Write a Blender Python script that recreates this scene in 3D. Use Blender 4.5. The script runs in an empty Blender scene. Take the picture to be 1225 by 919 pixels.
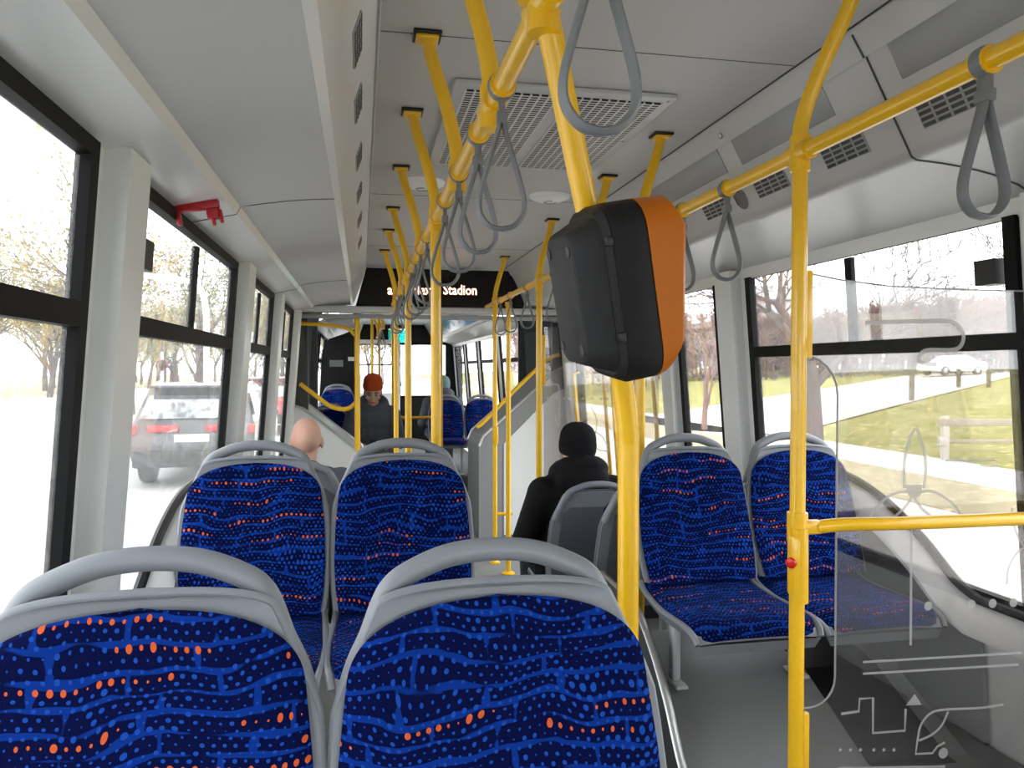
import bpy, bmesh, math, random
from mathutils import Vector, Matrix, noise as mnoise
PI = math.pi
SC = bpy.context.scene
COL = SC.collection
EYE = 1.55
YAW = math.radians(11.2)
PITCH = math.radians(1.16)
FPX = 910.0

# ------------------------------------------------------------------ helpers
def ray(px, py):
    """direction through a point of the photograph (for surveying distances)"""
    xc = (px - 612.5) / FPX
    zc = (459.5 - py) / FPX
    f = math.cos(PITCH) + zc * math.sin(PITCH)
    z = zc * math.cos(PITCH) - math.sin(PITCH)
    return Vector((xc * math.cos(YAW) + f * math.sin(YAW), f * math.cos(YAW) - xc * math.sin(YAW), z))

def at_y(px, py, Y):
    d = ray(px, py)
    s = Y / d.y
    return Vector((d.x * s, Y, EYE + d.z * s))

def catmull(pts, n=6, closed=False):
    P = [Vector(p) for p in pts]
    out = []
    m = len(P)
    rng = range(m) if closed else range(m - 1)
    for i in rng:
        if closed:
            p0, p1, p2, p3 = P[(i - 1) % m], P[i], P[(i + 1) % m], P[(i + 2) % m]
        else:
            p1, p2 = P[i], P[i + 1]
            p0 = P[i - 1] if i > 0 else p1 * 2 - p2
            p3 = P[i + 2] if i + 2 < m else p2 * 2 - p1
        for k in range(n):
            t = k / n
            out.append(0.5 * ((2 * p1) + (p2 - p0) * t + (2 * p0 - 5 * p1 + 4 * p2 - p3) * t * t + (3 * p1 - p0 - 3 * p2 + p3) * t ** 3))
    if not closed:
        out.append(P[-1])
    return out

def lerp_table(t, tab):
    if t <= tab[0][0]: return tab[0][1]
    for (a, va), (b, vb) in zip(tab, tab[1:]):
        if t <= b:
            k = (t - a) / (b - a)
            return va + (vb - va) * k
    return tab[-1][1]

class MB:
    """collects shapes of ONE part"""
    def __init__(self):
        self.v, self.f, self.uv = [], [], {}
    def add(self, vs, fs, M=None, uv=None):
        o = len(self.v)
        for i, p in enumerate(vs):
            p = Vector(p)
            if M is not None: p = M @ p
            self.v.append(p)
            if uv: self.uv[o + i] = uv[i]
        for f in fs: self.f.append([i + o for i in f])
        return self
    def box(self, c, s, bevel=0.0, M=None, seg=2):
        bm = bmesh.new()
        bmesh.ops.create_cube(bm, size=1.0)
        for v in bm.verts: v.co = Vector((v.co.x * s[0], v.co.y * s[1], v.co.z * s[2]))
        if bevel > 0:
            bmesh.ops.bevel(bm, geom=list(bm.edges), offset=min(bevel, min(s) * .45), segments=seg, affect='EDGES', profile=.5)
        bm.verts.ensure_lookup_table()
        for i, v in enumerate(bm.verts): v.index = i
        vs = [v.co + Vector(c) for v in bm.verts]
        fs = [[v.index for v in f.verts] for f in bm.faces]
        bm.free()
        return self.add(vs, fs, M)
    def tube(self, path, r, n=10, closed=False, caps=True, ref=None, r2=None):
        P = [Vector(p) for p in path]
        m = len(P)
        rad = r if isinstance(r, (list, tuple)) else [r] * m
        rad2 = r2 if isinstance(r2, (list, tuple)) else ([r2] * m if r2 else rad)
        T = []
        for i in range(m):
            a = P[(i - 1) % m] if (closed or i > 0) else P[i]
            b = P[(i + 1) % m] if (closed or i < m - 1) else P[i]
            t = (b - a)
            T.append(t.normalized() if t.length > 1e-9 else Vector((0, 0, 1)))
        if ref is None:
            nrm = T[0].orthogonal().normalized()
        else:
            nrm = Vector(ref)
        vs = []
        for i in range(m):
            if ref is not None: nrm = Vector(ref)
            nrm = (nrm - T[i] * nrm.dot(T[i]))
            nrm = nrm.normalized() if nrm.length > 1e-6 else T[i].orthogonal().normalized()
            bi = T[i].cross(nrm)
            for k in range(n):
                a = 2 * PI * k / n
                vs.append(P[i] + nrm * (math.cos(a) * rad[i]) + bi * (math.sin(a) * rad2[i]))
        fs = []
        for i in range(m if closed else m - 1):
            j = (i + 1) % m
            for k in range(n):
                l = (k + 1) % n
                fs.append((i * n + k, i * n + l, j * n + l, j * n + k))
        if caps and not closed:
            fs.append(tuple(range(n - 1, -1, -1)))
            fs.append(tuple((m - 1) * n + k for k in range(n)))
        return self.add(vs, fs)
    def lathe(self, prof, n=20, M=None):
        vs, fs = [], []
        m = len(prof)
        for (r, z) in prof:
            for k in range(n):
                a = 2 * PI * k / n
                vs.append((r * math.cos(a), r * math.sin(a), z))
        for i in range(m - 1):
            for k in range(n):
                l = (k + 1) % n
                fs.append((i * n + k, i * n + l, (i + 1) * n + l, (i + 1) * n + k))
        fs.append(tuple(range(n - 1, -1, -1)))
        fs.append(tuple((m - 1) * n + k for k in range(n)))
        return self.add(vs, fs, M)
    def grid(self, rows, uvrows=None, flip=False):
        vs = [p for r in rows for p in r]
        uv = [q for r in uvrows for q in r] if uvrows else None
        n = len(rows[0])
        fs = []
        for i in range(len(rows) - 1):
            for k in range(n - 1):
                q = (i * n + k, i * n + k + 1, (i + 1) * n + k + 1, (i + 1) * n + k)
                fs.append(q[::-1] if flip else q)
        return self.add(vs, fs, None, uv)
    def prism(self, poly, off, M=None):
        """closed polygon (3D points) swept by vector off"""
        n = len(poly)
        P = [Vector(p) for p in poly]
        Q = [p + Vector(off) for p in P]
        fs = [tuple(range(n - 1, -1, -1)), tuple(range(n, 2 * n))]
        for i in range(n):
            j = (i + 1) % n
            fs.append((i, j, n + j, n + i))
        return self.add(P + Q, fs, M)
    def ball(self, c, r, n=14, m=9, M=None):
        r = r if isinstance(r, (tuple, list)) else (r, r, r)
        vs, fs = [], []
        vs.append((c[0], c[1], c[2] - r[2]))
        for i in range(1, m):
            a = -PI / 2 + PI * i / m
            for k in range(n):
                b = 2 * PI * k / n
                vs.append((c[0] + r[0] * math.cos(a) * math.cos(b), c[1] + r[1] * math.cos(a) * math.sin(b), c[2] + r[2] * math.sin(a)))
        vs.append((c[0], c[1], c[2] + r[2]))
        for k in range(n):
            fs.append((0, 1 + (k + 1) % n, 1 + k))
            e = 1 + (m - 2) * n
            fs.append((len(vs) - 1, e + k, e + (k + 1) % n))
        for i in range(m - 2):
            for k in range(n):
                l = (k + 1) % n
                fs.append((1 + i * n + k, 1 + i * n + l, 1 + (i + 1) * n + l, 1 + (i + 1) * n + k))
        return self.add(vs, fs, M)
    def caps(self, pts, rad, n=12):
        """rounded limb through points"""
        self.tube(pts, rad, n)
        for p, r in zip(pts, rad): self.ball(p, r, n, 8)
        return self
    def build(self, name, mat, parent=None, origin=None, smooth=True, angle=38, fix=True, wn=False):
        me = bpy.data.meshes.new(name)
        o3 = Vector(origin) if origin is not None else Vector((0, 0, 0))
        me.from_pydata([tuple(p - o3) for p in self.v], [], self.f)
        if self.uv:
            ul = me.uv_layers.new(name='UVMap')
            for lp in me.loops:
                ul.data[lp.index].uv = self.uv.get(lp.vertex_index, (0, 0))
        if fix and not self.uv:
            bm = bmesh.new(); bm.from_mesh(me)
            bmesh.ops.recalc_face_normals(bm, faces=bm.faces)
            bm.to_mesh(me); bm.free()
        me.update()
        if smooth:
            me.polygons.foreach_set('use_smooth', [True] * len(me.polygons))
            try: me.set_sharp_from_angle(angle=math.radians(angle))
            except Exception: pass
        me.materials.append(mat)
        ob = bpy.data.objects.new(name, me)
        COL.objects.link(ob)
        if parent is not None: ob.parent = parent
        elif origin is not None: ob.location = o3
        return ob

def tag(o, label=None, cat=None, group=None, kind=None):
    if label: o['label'] = label
    if cat: o['category'] = cat
    if group: o['group'] = group
    if kind: o['kind'] = kind
    return o
def thing(name, label, cat, loc=(0, 0, 0), rotz=0.0, group=None, scale=1.0):
    o = bpy.data.objects.new(name, None)
    COL.objects.link(o)
    o.empty_display_size = .05
    o.location = loc
    o.rotation_euler = (0, 0, rotz)
    o.scale = (scale,) * 3
    return tag(o, label, cat, group)
def kids(o):
    return [c for c in bpy.data.objects if c.parent is o]
def dup(root, loc, rotz=0.0, label=None, group=None, scale=None):
    def rec(o, par):
        c = o.copy(); COL.objects.link(c)
        if par is not None: c.parent = par
        for ch in kids(o): rec(ch, c)
        return c
    r = rec(root, None)
    r.location = loc
    r.rotation_euler = (0, 0, rotz)
    if scale is not None: r.scale = (scale,) * 3
    if label: r['label'] = label
    if group: r['group'] = group
    return r
def struct(name, mb, mat, parent=None, **kw):
    o = mb.build(name, mat, parent, **kw)
    if parent is None: o['kind'] = 'structure'
    return o
def bake_remesh(o, voxel, smooth_iter=3):
    m = o.modifiers.new('r', 'REMESH'); m.mode = 'VOXEL'; m.voxel_size = voxel; m.use_smooth_shade = True
    if smooth_iter:
        s = o.modifiers.new('s', 'SMOOTH'); s.iterations = smooth_iter; s.factor = .5
    dg = bpy.context.evaluated_depsgraph_get()
    me = bpy.data.meshes.new_from_object(o.evaluated_get(dg))
    o.modifiers.clear()
    old = o.data
    me.name = old.name
    o.data = me
    me.polygons.foreach_set('use_smooth', [True] * len(me.polygons))
    if not me.materials: me.materials.append(old.materials[0])
    return o

# ------------------------------------------------------------------ materials
class NT:
    def __init__(self, name):
        self.m = bpy.data.materials.new(name)
        self.m.use_nodes = True
        self.t = self.m.node_tree
        self.t.nodes.clear()
        self.out = self.t.nodes.new('ShaderNodeOutputMaterial')
    def n(self, typ, **kw):
        x = self.t.nodes.new(typ)
        for k, v in kw.items():
            if k.startswith('i_'):
                key = k[2:].replace('_', ' ')
                x.inputs[key].default_value = v
            else: setattr(x, k, v)
        return x
    def l(self, a, b): self.t.links.new(a, b)
    def setin(self, sock, v):
        if isinstance(v, bpy.types.NodeSocket): self.l(v, sock)
        else: sock.default_value = v
    def math(self, op, a, b=0.0, c=None):
        x = self.t.nodes.new('ShaderNodeMath'); x.operation = op
        self.setin(x.inputs[0], a); self.setin(x.inputs[1], b)
        if c is not None: self.setin(x.inputs[2], c)
        return x.outputs[0]
    def mix(self, fac, a, b):
        x = self.t.nodes.new('ShaderNodeMix'); x.data_type = 'RGBA'
        self.setin(x.inputs[0], fac)
        self.setin(x.inputs[6], a if isinstance(a, bpy.types.NodeSocket) else (*a, 1))
        self.setin(x.inputs[7], b if isinstance(b, bpy.types.NodeSocket) else (*b, 1))
        return x.outputs[2]
    def principled(self, **kw):
        p = self.n('ShaderNodeBsdfPrincipled')
        for k, v in kw.items(): self.setin(p.inputs[k.replace('_', ' ')], v)
        self.l(p.outputs[0], self.out.inputs[0])
        return p

def mat(name, col, rough=.5, metal=0.0, spec=.5, var=.06, scale=6.0, bump=0.0, bscale=200.0, coat=0.0):
    t = NT(name)
    tc = t.n('ShaderNodeTexCoord')
    nz = t.n('ShaderNodeTexNoise', i_Scale=scale, i_Detail=3.0)
    t.l(tc.outputs['Object'], nz.inputs['Vector'])
    c0 = tuple(max(0, c * (1 - var)) for c in col); c1 = tuple(min(1, c * (1 + var)) for c in col)
    c = t.mix(nz.outputs[0], c0, c1)
    p = t.principled(Roughness=rough, Metallic=metal)
    t.l(c, p.inputs['Base Color'])
    p.inputs['Specular IOR Level'].default_value = spec
    if coat: p.inputs['Coat Weight'].default_value = coat
    if bump:
        b2 = t.n('ShaderNodeTexNoise', i_Scale=bscale, i_Detail=2.0)
        t.l(tc.outputs['Object'], b2.inputs['Vector'])
        bp = t.n('ShaderNodeBump', i_Strength=bump, i_Distance=.01)
        t.l(b2.outputs[0], bp.inputs['Height'])
        t.l(bp.outputs[0], p.inputs['Normal'])
    return t.m

def emis(name, col, s):
    t = NT(name)
    e = t.n('ShaderNodeEmission'); e.inputs[0].default_value = (*col, 1); e.inputs[1].default_value = s
    t.l(e.outputs[0], t.out.inputs[0])
    return t.m

def glass(name, tint=(1, 1, 1), haze=.12, gloss=.06, drops=0.0, hazecol=(.9, .9, .9)):
    """thin pane: see-through, a little mirror, a film of dirt and dried drops that scatters daylight"""
    t = NT(name)
    tr = t.n('ShaderNodeBsdfTransparent'); tr.inputs[0].default_value = (*tint, 1)
    tl = t.n('ShaderNodeBsdfTranslucent'); tl.inputs[0].default_value = (*hazecol, 1)
    gl = t.n('ShaderNodeBsdfGlossy'); gl.inputs['Roughness'].default_value = .02
    tc = t.n('ShaderNodeTexCoord')
    m1 = t.n('ShaderNodeMixShader')
    if drops:
        nz = t.n('ShaderNodeTexNoise', i_Scale=26.0, i_Detail=6.0, i_Roughness=.75)
        t.l(tc.outputs['Object'], nz.inputs['Vector'])
        vo = t.n('ShaderNodeTexVoronoi', i_Scale=95.0)
        t.l(tc.outputs['Object'], vo.inputs['Vector'])
        dr = t.math('LESS_THAN', vo.outputs['Distance'], .22)
        gate = t.math('GREATER_THAN', nz.outputs[0], .52)
        k = t.math('MULTIPLY', t.math('MULTIPLY', dr, gate), drops)
        f = t.math('ADD', t.math('MULTIPLY', nz.outputs[0], haze * 2), k)
        t.l(f, m1.inputs[0])
    else: m1.inputs[0].default_value = haze
    t.l(tr.outputs[0], m1.inputs[1]); t.l(tl.outputs[0], m1.inputs[2])
    m2 = t.n('ShaderNodeMixShader')
    lw = t.n('ShaderNodeLayerWeight', i_Blend=.25)
    t.l(t.math('MINIMUM', t.math('ADD', t.math('MULTIPLY', lw.outputs['Fresnel'], .35), gloss), .6), m2.inputs[0])
    t.l(m1.outputs[0], m2.inputs[1]); t.l(gl.outputs[0], m2.inputs[2])
    t.l(m2.outputs[0], t.out.inputs[0])
    return t.m

def fabric():
    t = NT('moquette_fabric')
    tc = t.n('ShaderNodeTexCoord')
    oi = t.n('ShaderNodeObjectInfo')
    sp = t.n('ShaderNodeSeparateXYZ'); t.l(tc.outputs['UV'], sp.inputs[0])
    off = t.math('MULTIPLY', oi.outputs['Random'], 7.0)
    u0 = t.math('ADD', sp.outputs[0], off); v0 = t.math('ADD', sp.outputs[1], t.math('MULTIPLY', off, .37))
    cb = t.n('ShaderNodeCombineXYZ'); t.l(u0, cb.inputs[0]); t.l(v0, cb.inputs[1])
    n1 = t.n('ShaderNodeTexNoise', i_Scale=6.5, i_Detail=1.0); t.l(cb.outputs[0], n1.inputs['Vector'])
    n2 = t.n('ShaderNodeTexNoise', i_Scale=24.0, i_Detail=2.0); t.l(cb.outputs[0], n2.inputs['Vector'])
    s1 = t.n('ShaderNodeSeparateColor'); t.l(n1.outputs[1], s1.inputs[0])
    s2 = t.n('ShaderNodeSeparateColor'); t.l(n2.outputs[1], s2.inputs[0])
    u = t.math('ADD', u0, t.math('MULTIPLY', s1.outputs[0], .03))
    v = t.math('ADD', v0, t.math('ADD', t.math('MULTIPLY', s1.outputs[1], .085), t.math('MULTIPLY', s2.outputs[1], .007)))
    # mid blue strokes: wavy courses with broken joints
    cb2 = t.n('ShaderNodeCombineXYZ'); t.l(u, cb2.inputs[0]); t.l(v, cb2.inputs[1])
    br = t.n('ShaderNodeTexBrick', offset=.37, squash=1.6, squash_frequency=3)
    br.inputs['Scale'].default_value = 1.0
    br.inputs['Brick Width'].default_value = .105
    br.inputs['Row Height'].default_value = .0285
    br.inputs['Mortar Size'].default_value = .0095
    br.inputs['Mortar Smooth'].default_value = 1.0
    t.l(cb2.outputs[0], br.inputs['Vector'])
    cb3 = t.n('ShaderNodeCombineXYZ'); t.l(t.math('MULTIPLY', u0, .45), cb3.inputs[0]); t.l(v0, cb3.inputs[1])
    n3 = t.n('ShaderNodeTexNoise', i_Scale=30.0, i_Detail=2.0); t.l(cb3.outputs[0], n3.inputs['Vector'])
    thr = t.math('SUBTRACT', 1.80, t.math('MULTIPLY', n3.outputs[0], 2.25))
    stroke = t.math('MINIMUM', 1.0, t.math('MAXIMUM', 0.0, t.math('MULTIPLY', t.math('SUBTRACT', br.outputs['Fac'], thr), 6.0)))
    # dots on a wavy lattice
    cu, cv = .0135, .0103
    gv = t.math('DIVIDE', v, cv)
    row = t.math('FLOOR', gv)
    gu = t.math('ADD', t.math('DIVIDE', u, cu), t.math('MULTIPLY', t.math('FLOORED_MODULO', row, 2.0), .5))
    cell = t.math('FLOOR', gu)
    fx = t.math('SUBTRACT', t.math('FRACT', gu), .5); fy = t.math('SUBTRACT', t.math('FRACT', gv), .5)
    d = t.math('SQRT', t.math('ADD', t.math('POWER', t.math('MULTIPLY', fx, 1.35), 2.0), t.math('POWER', fy, 2.0)))
    def white(a, b):
        c = t.n('ShaderNodeCombineXYZ'); t.setin(c.inputs[0], a); t.setin(c.inputs[1], b)
        w = t.n('ShaderNodeTexWhiteNoise', noise_dimensions='2D'); t.l(c.outputs[0], w.inputs['Vector'])
        return w.outputs[0]
    rnd = white(cell, row)
    dens = t.math('MULTIPLY', t.math('SUBTRACT', s1.outputs[2], .36), 1.5)
    rad = t.math('ADD', .05, t.math('MULTIPLY', t.math('ADD', .15, t.math('MULTIPLY', rnd, .85)), t.math('MULTIPLY', t.math('MAXIMUM', dens, .26), .95)))
    rad = t.math('MINIMUM', rad, .40)
    dot = t.math('LESS_THAN', d, rad)
    # orange runs on single rows
    row2 = t.math('FLOOR', t.math('DIVIDE', v, cv * 3.0))
    onrow = t.math('LESS_THAN', t.math('ABSOLUTE', t.math('SUBTRACT', t.math('FLOORED_MODULO', row, 3.0), 1.0)), .5)
    seg = t.math('FLOOR', t.math('ADD', t.math('DIVIDE', cell, 9.0), t.math('MULTIPLY', white(row2, 3.3), 5.0)))
    pick = t.math('GREATER_THAN', white(seg, t.math('ADD', row2, 71.0)), .77)
    orad = t.math('ADD', .10, t.math('MULTIPLY', white(cell, t.math('ADD', row, 9.0)), .34))
    od = t.math('SQRT', t.math('ADD', t.math('POWER', t.math('MULTIPLY', fx, 1.5), 2.0), t.math('POWER', t.math('MULTIPLY', fy, .85), 2.0)))
    zone = t.math('MULTIPLY', onrow, pick)
    orange = t.math('MULTIPLY', t.math('LESS_THAN', od, orad), zone)
    c = t.mix(stroke, (.0014, .0034, .038), (.003, .027, .21))
    c = t.mix(t.math('MULTIPLY', dot, t.math('SUBTRACT', 1.0, zone)), c, (.009, .060, .35))
    c = t.mix(orange, c, (.58, .10, .028))
    fz = t.n('ShaderNodeTexNoise', i_Scale=900.0, i_Detail=1.0); t.l(tc.outputs['UV'], fz.inputs['Vector'])
    bp = t.n('ShaderNodeBump', i_Strength=.25, i_Distance=.002); t.l(fz.outputs[0], bp.inputs['Height'])
    p = t.principled(Roughness=.95)
    p.inputs['Specular IOR Level'].default_value = .05
    p.inputs['Sheen Weight'].default_value = .03
    p.inputs['Sheen Tint'].default_value = (.25, .45, 1, 1)
    t.l(c, p.inputs['Base Color']); t.l(bp.outputs[0], p.inputs['Normal'])
    return t.m

def perforated(name, base, hole, sx, sy):
    """plate punched with rows of short slots (object coordinates, metres)"""
    t = NT(name)
    tc = t.n('ShaderNodeTexCoord')
    sp = t.n('ShaderNodeSeparateXYZ'); t.l(tc.outputs['Object'], sp.inputs[0])
    gx = t.math('DIVIDE', sp.outputs[0], sx); gy = t.math('DIVIDE', sp.outputs[1], sy)
    ax = t.math('ABSOLUTE', t.math('SUBTRACT', t.math('FRACT', gx), .5)); ay = t.math('ABSOLUTE', t.math('SUBTRACT', t.math('FRACT', gy), .5))
    h = t.math('MULTIPLY', t.math('LESS_THAN', ax, .38), t.math('LESS_THAN', ay, .29))
    p = t.principled(Roughness=.45)
    t.l(t.mix(h, base, hole), p.inputs['Base Color'])
    return t.m

def ground_mat(name, cols, scale, rough=.95, bump=.3, leaf=None):
    t = NT(name)
    tc = t.n('ShaderNodeTexCoord')
    n1 = t.n('ShaderNodeTexNoise', i_Scale=scale, i_Detail=8.0, i_Roughness=.7); t.l(tc.outputs['Object'], n1.inputs['Vector'])
    n2 = t.n('ShaderNodeTexNoise', i_Scale=scale * .07, i_Detail=3.0); t.l(tc.outputs['Object'], n2.inputs['Vector'])
    c = t.mix(n1.outputs[0], cols[0], cols[1])
    k = t.math('MINIMUM', 1.0, t.math('MAXIMUM', 0.0, t.math('MULTIPLY', t.math('SUBTRACT', n2.outputs[0], .45), 5.0)))
    c = t.mix(k, c, cols[2] if len(cols) > 2 else cols[1])
    if leaf:
        vo = t.n('ShaderNodeTexVoronoi', i_Scale=leaf[1]); t.l(tc.outputs['Object'], vo.inputs['Vector'])
        ls = t.n('ShaderNodeSeparateColor'); t.l(vo.outputs['Color'], ls.inputs[0])
        f = t.math('MULTIPLY', t.math('LESS_THAN', vo.outputs['Distance'], .32), t.math('GREATER_THAN', ls.outputs[0], leaf[2]))
        c = t.mix(f, c, leaf[0])
    bp = t.n('ShaderNodeBump', i_Strength=bump, i_Distance=.05); t.l(n1.outputs[0], bp.inputs['Height'])
    p = t.principled(Roughness=rough)
    p.inputs['Specular IOR Level'].default_value = .1
    t.l(c, p.inputs['Base Color']); t.l(bp.outputs[0], p.inputs['Normal'])
    return t.m

M = {}
M['yellow'] = mat('yellow_paint', (.80, .455, .005), .28, 0, .5, .03, 4, 0, 0, .4)
M['plastic'] = mat('seat_grey_plastic', (.20, .215, .24), .42, 0, .5, .05, 8, .08, 500)
M['plastic_dark'] = mat('seat_back_panel_plastic', (.095, .102, .116), .45, 0, .5, .05, 8, .1, 400)
M['legm'] = mat('pale_leg_paint', (.62, .64, .66), .4)
M['wall'] = mat('pale_grey_laminate', (.72, .735, .735), .34, 0, .5, .02, 3)
M['strip'] = mat('window_header_laminate', (.74, .755, .755), .22, 0, .5, .02, 3)  # paler than the ducts: window light on the header strips put into the colour
M['ceil'] = mat('ceiling_laminate', (.50, .495, .485), .42, 0, .4, .02, 3)
M['duct'] = mat('duct_plastic', (.52, .52, .512), .30, 0, .5, .02, 3)
M['duct_side'] = mat('duct_side_plastic', (.50, .505, .50), .36, 0, .5, .02, 3)
M['white'] = mat('white_plastic', (.78, .79, .79), .35, 0, .5, .02, 4)
M['black'] = mat('black_rubber', (.012, .012, .013), .45, 0, .4, .1, 20)
M['gasket'] = mat('window_frame_black', (.0045, .0045, .005), .6, 0, .15, .1, 10)
M['floor'] = ground_mat('vinyl_floor', ((.20, .205, .203), (.25, .255, .25), (.24, .245, .24)), 160, .55, .05)
M['dark'] = mat('dark_grey_panel', (.055, .06, .064), .5, 0, .4, .06, 5)
M['flank'] = mat('wheel_housing_dark_grey', (.085, .09, .095), .5, 0, .4, .05, 5)
M['midgrey'] = mat('mid_grey_panel', (.24, .25, .255), .5, 0, .4, .05, 5)
M['alu'] = mat('brushed_aluminium', (.55, .56, .57), .32, .85, .5, .06, 40)
M['blackp'] = mat('black_textured_plastic', (.0055, .0055, .006), .5, 0, .22, .1, 15, .25, 700)
M['greyblack'] = mat('charcoal_textured_plastic', (.013, .0132, .0145), .52, 0, .28, .1, 15, .25, 700)
M['orange'] = mat('orange_plastic', (.43, .112, .002), .42, 0, .25, .02, 10)
M['strap'] = mat('grey_strap', (.17, .178, .186), .5, 0, .4, .05, 20)
M['red'] = mat('red_plastic', (.42, .012, .02), .35)
M['redlit'] = mat('red_button', (.6, .01, .008), .25)
M['lamp'] = mat('frosted_diffuser', (.80, .81, .80), .3)
M['lampgrey'] = mat('grey_light_cover', (.30, .31, .315), .3)
M['screen'] = mat('black_screen', (.004, .004, .005), .3, 0, .25)
M['led'] = emis('led_dots', (1, .55, .40), 2.4)
def frost(name):
    t = NT(name)
    nz = t.n('ShaderNodeTexNoise', i_Scale=300.0)
    c = t.mix(nz.outputs[0], (.62, .61, .60), (.70, .69, .68))
    tr = t.n('ShaderNodeBsdfTransparent'); tl = t.n('ShaderNodeBsdfTranslucent'); df = t.n('ShaderNodeBsdfDiffuse')
    t.l(c, tl.inputs[0]); t.l(c, df.inputs[0])
    a = t.n('ShaderNodeMixShader'); a.inputs[0].default_value = .5; t.l(tl.outputs[0], a.inputs[1]); t.l(df.outputs[0], a.inputs[2])
    b = t.n('ShaderNodeMixShader'); b.inputs[0].default_value = .62; t.l(tr.outputs[0], b.inputs[1]); t.l(a.outputs[0], b.inputs[2])
    t.l(b.outputs[0], t.out.inputs[0])
    return t.m
M['etch'] = frost('etched_frost')
M['fabric'] = fabric()
M['perf'] = perforated('perforated_grille', (.62, .62, .61), (.006, .006, .006), .030, .021)
M['hole'] = mat('vent_dark', (.06, .06, .062), .6)
M['bellows'] = mat('bellows_rubber', (.045, .062, .068), .55, 0, .4, .15, 8)
M['bluepanel'] = mat('blue_gloss_panel', (.06, .36, .62), .2)
M['glass'] = glass('window_glass', (.97, .98, .98), .022, .02, .06)
M['glassL'] = glass('wet_window_glass', (.97, .98, .98), .055, .02, .14)
M['pglass'] = glass('partition_glass', (.84, .82, .81), .015, .08)
M['cyan'] = glass('cyan_tinted_glass', (.10, .85, .85), .05, .03)
M['paper'] = mat('white_paper', (.75, .75, .74), .8)
# ------------------------------------------------------------------ the bus: walls, floor, ceiling
WT, WB = 1.99, .80            # window top and bottom
CEIL = 2.44
LEAN = .079
def xl(z): return -.545 - (WT - z) * LEAN
def xr(z): return 1.845 + (WT - z) * LEAN
def wall_prism(mb, side, y0, y1, z0, z1, a, b):
    """piece of side wall between offsets a (inner, + is towards the aisle) and b"""
    pts = []
    for z in (z0, z1):
        for off in (a, b):
            x = xl(z) + off if side == 'L' else xr(z) - off
            for y in (y0, y1): pts.append((x, y, z))
    # order: z0a(y0,y1) z0b z1a z1b
    fs = [(0, 1, 3, 2), (4, 6, 7, 5), (0, 4, 5, 1), (2, 3, 7, 6), (0, 2, 6, 4), (1, 5, 7, 3)]
    mb.add(pts, fs)
    return mb
REAR, JOINT = -1.6, 7.0
LWIN = [(-1.35, -.05), (.22, 1.72), (2.0, 3.53), (3.86, 4.95), (5.26, 6.35)]
RWIN = [(-1.35, -.05), (.2, 1.55), (1.86, 3.42), (3.72, 4.27)]
DOORY = (4.52, 6.55)

def side_wall(side, wins, y0, y1, skip=None, name=None, zb=WB):
    mb = MB()
    wall_prism(mb, side, y0, y1, WT, WT + .06, 0, -.02)
    segs = sorted(wins + ([skip] if skip else []))
    # lower wall, open at the door
    if skip:
        wall_prism(mb, side, y0, skip[0], 0, zb, 0, -.06); wall_prism(mb, side, skip[1], y1, 0, zb, 0, -.06)
    else: wall_prism(mb, side, y0, y1, 0, zb, 0, -.06)
    p = y0
    for a, b in segs:
        if a > p: wall_prism(mb, side, p, a, zb, WT, 0, -.02)
        p = b
    if y1 > p: wall_prism(mb, side, p, y1, zb, WT, 0, -.02)
    return struct(name, mb, M['wall'])
side_wall('L', LWIN, REAR, JOINT, None, 'wall_left')
side_wall('R', RWIN, REAR, JOINT, DOORY, 'wall_right')
# pillars stand a little proud of the panes
trim_n = [0]
def trim(mb, m, **kw):
    trim_n[0] += 1
    return struct('trim_%d' % trim_n[0], mb, m, **kw)
for side, ys in (('L', [(1.79, 1.95), (3.60, 3.80), (5.01, 5.20), (6.42, 6.62)]), ('R', [(-.0, .14), (1.62, 1.80), (3.49, 3.66), (4.31, 4.46), (6.62, 6.80)])):
    for a, b in ys:
        mb = MB(); wall_prism(mb, side, a, b, 0.352 if b < 3 else .0, WT + (.040 if side == 'L' else .045), .055, -.02); trim(mb, M['wall'])

win_n = [0]
def window(side, y0, y1, transom=True, divider=True, gl='glass', clip=True, zb=WB, ft=.045, zt=1.66, latch=False, tt=.012):
    win_n[0] += 1
    mb = MB()
    i, o = .016, -.016
    wall_prism(mb, side, y0, y1, zb, zb + ft, i, o); wall_prism(mb, side, y0, y1, WT - tt * .3, WT + .027, i, o) if side == 'L' else wall_prism(mb, side, y0, y1, WT - .006, WT + .004, -.004, o)
    wall_prism(mb, side, y0, y0 + ft, zb + ft, WT, i, o); wall_prism(mb, side, y1 - ft, y1, zb + ft, WT, i, o)
    w = struct('window_%d' % win_n[0], mb, M['gasket'], smooth=False)
    g = MB(); wall_prism(g, side, y0 + ft * .6, y1 - ft * .6, zb + ft * .6, WT - tt * .5, -.006, -.010)
    g.build('window_pane', M[gl], w, smooth=False)
    if transom:
        t = MB(); wall_prism(t, side, y0 + ft, y1 - ft, zt - .025, zt + .025, .016, -.016); t.build('transom_bar', M['gasket'], w, smooth=False)
    if divider:
        t = MB(); m = (y0 + y1) / 2; wall_prism(t, side, m - .02, m + .02, zt + .025, WT - tt, .004, -.014); t.build('divider_bar', M['gasket'], w, smooth=False)
    if latch:
        t = MB(); yy = y0 + ft if latch == 1 else y0 + ft + .02
        wall_prism(t, side, yy, yy + .075, 1.80, 1.875, .03, -.02); t.build('latch', M['black'], w, smooth=False)
    return w
for k, (a, b) in enumerate(LWIN): window('L', a, b, gl='glassL', latch=1 if k == 2 else False, tt=.024)
for k, (a, b) in enumerate(RWIN): window('R', a, b, transom=k != 3, divider=k != 3, latch=2 if k == 2 else False, zt=1.63)

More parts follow.
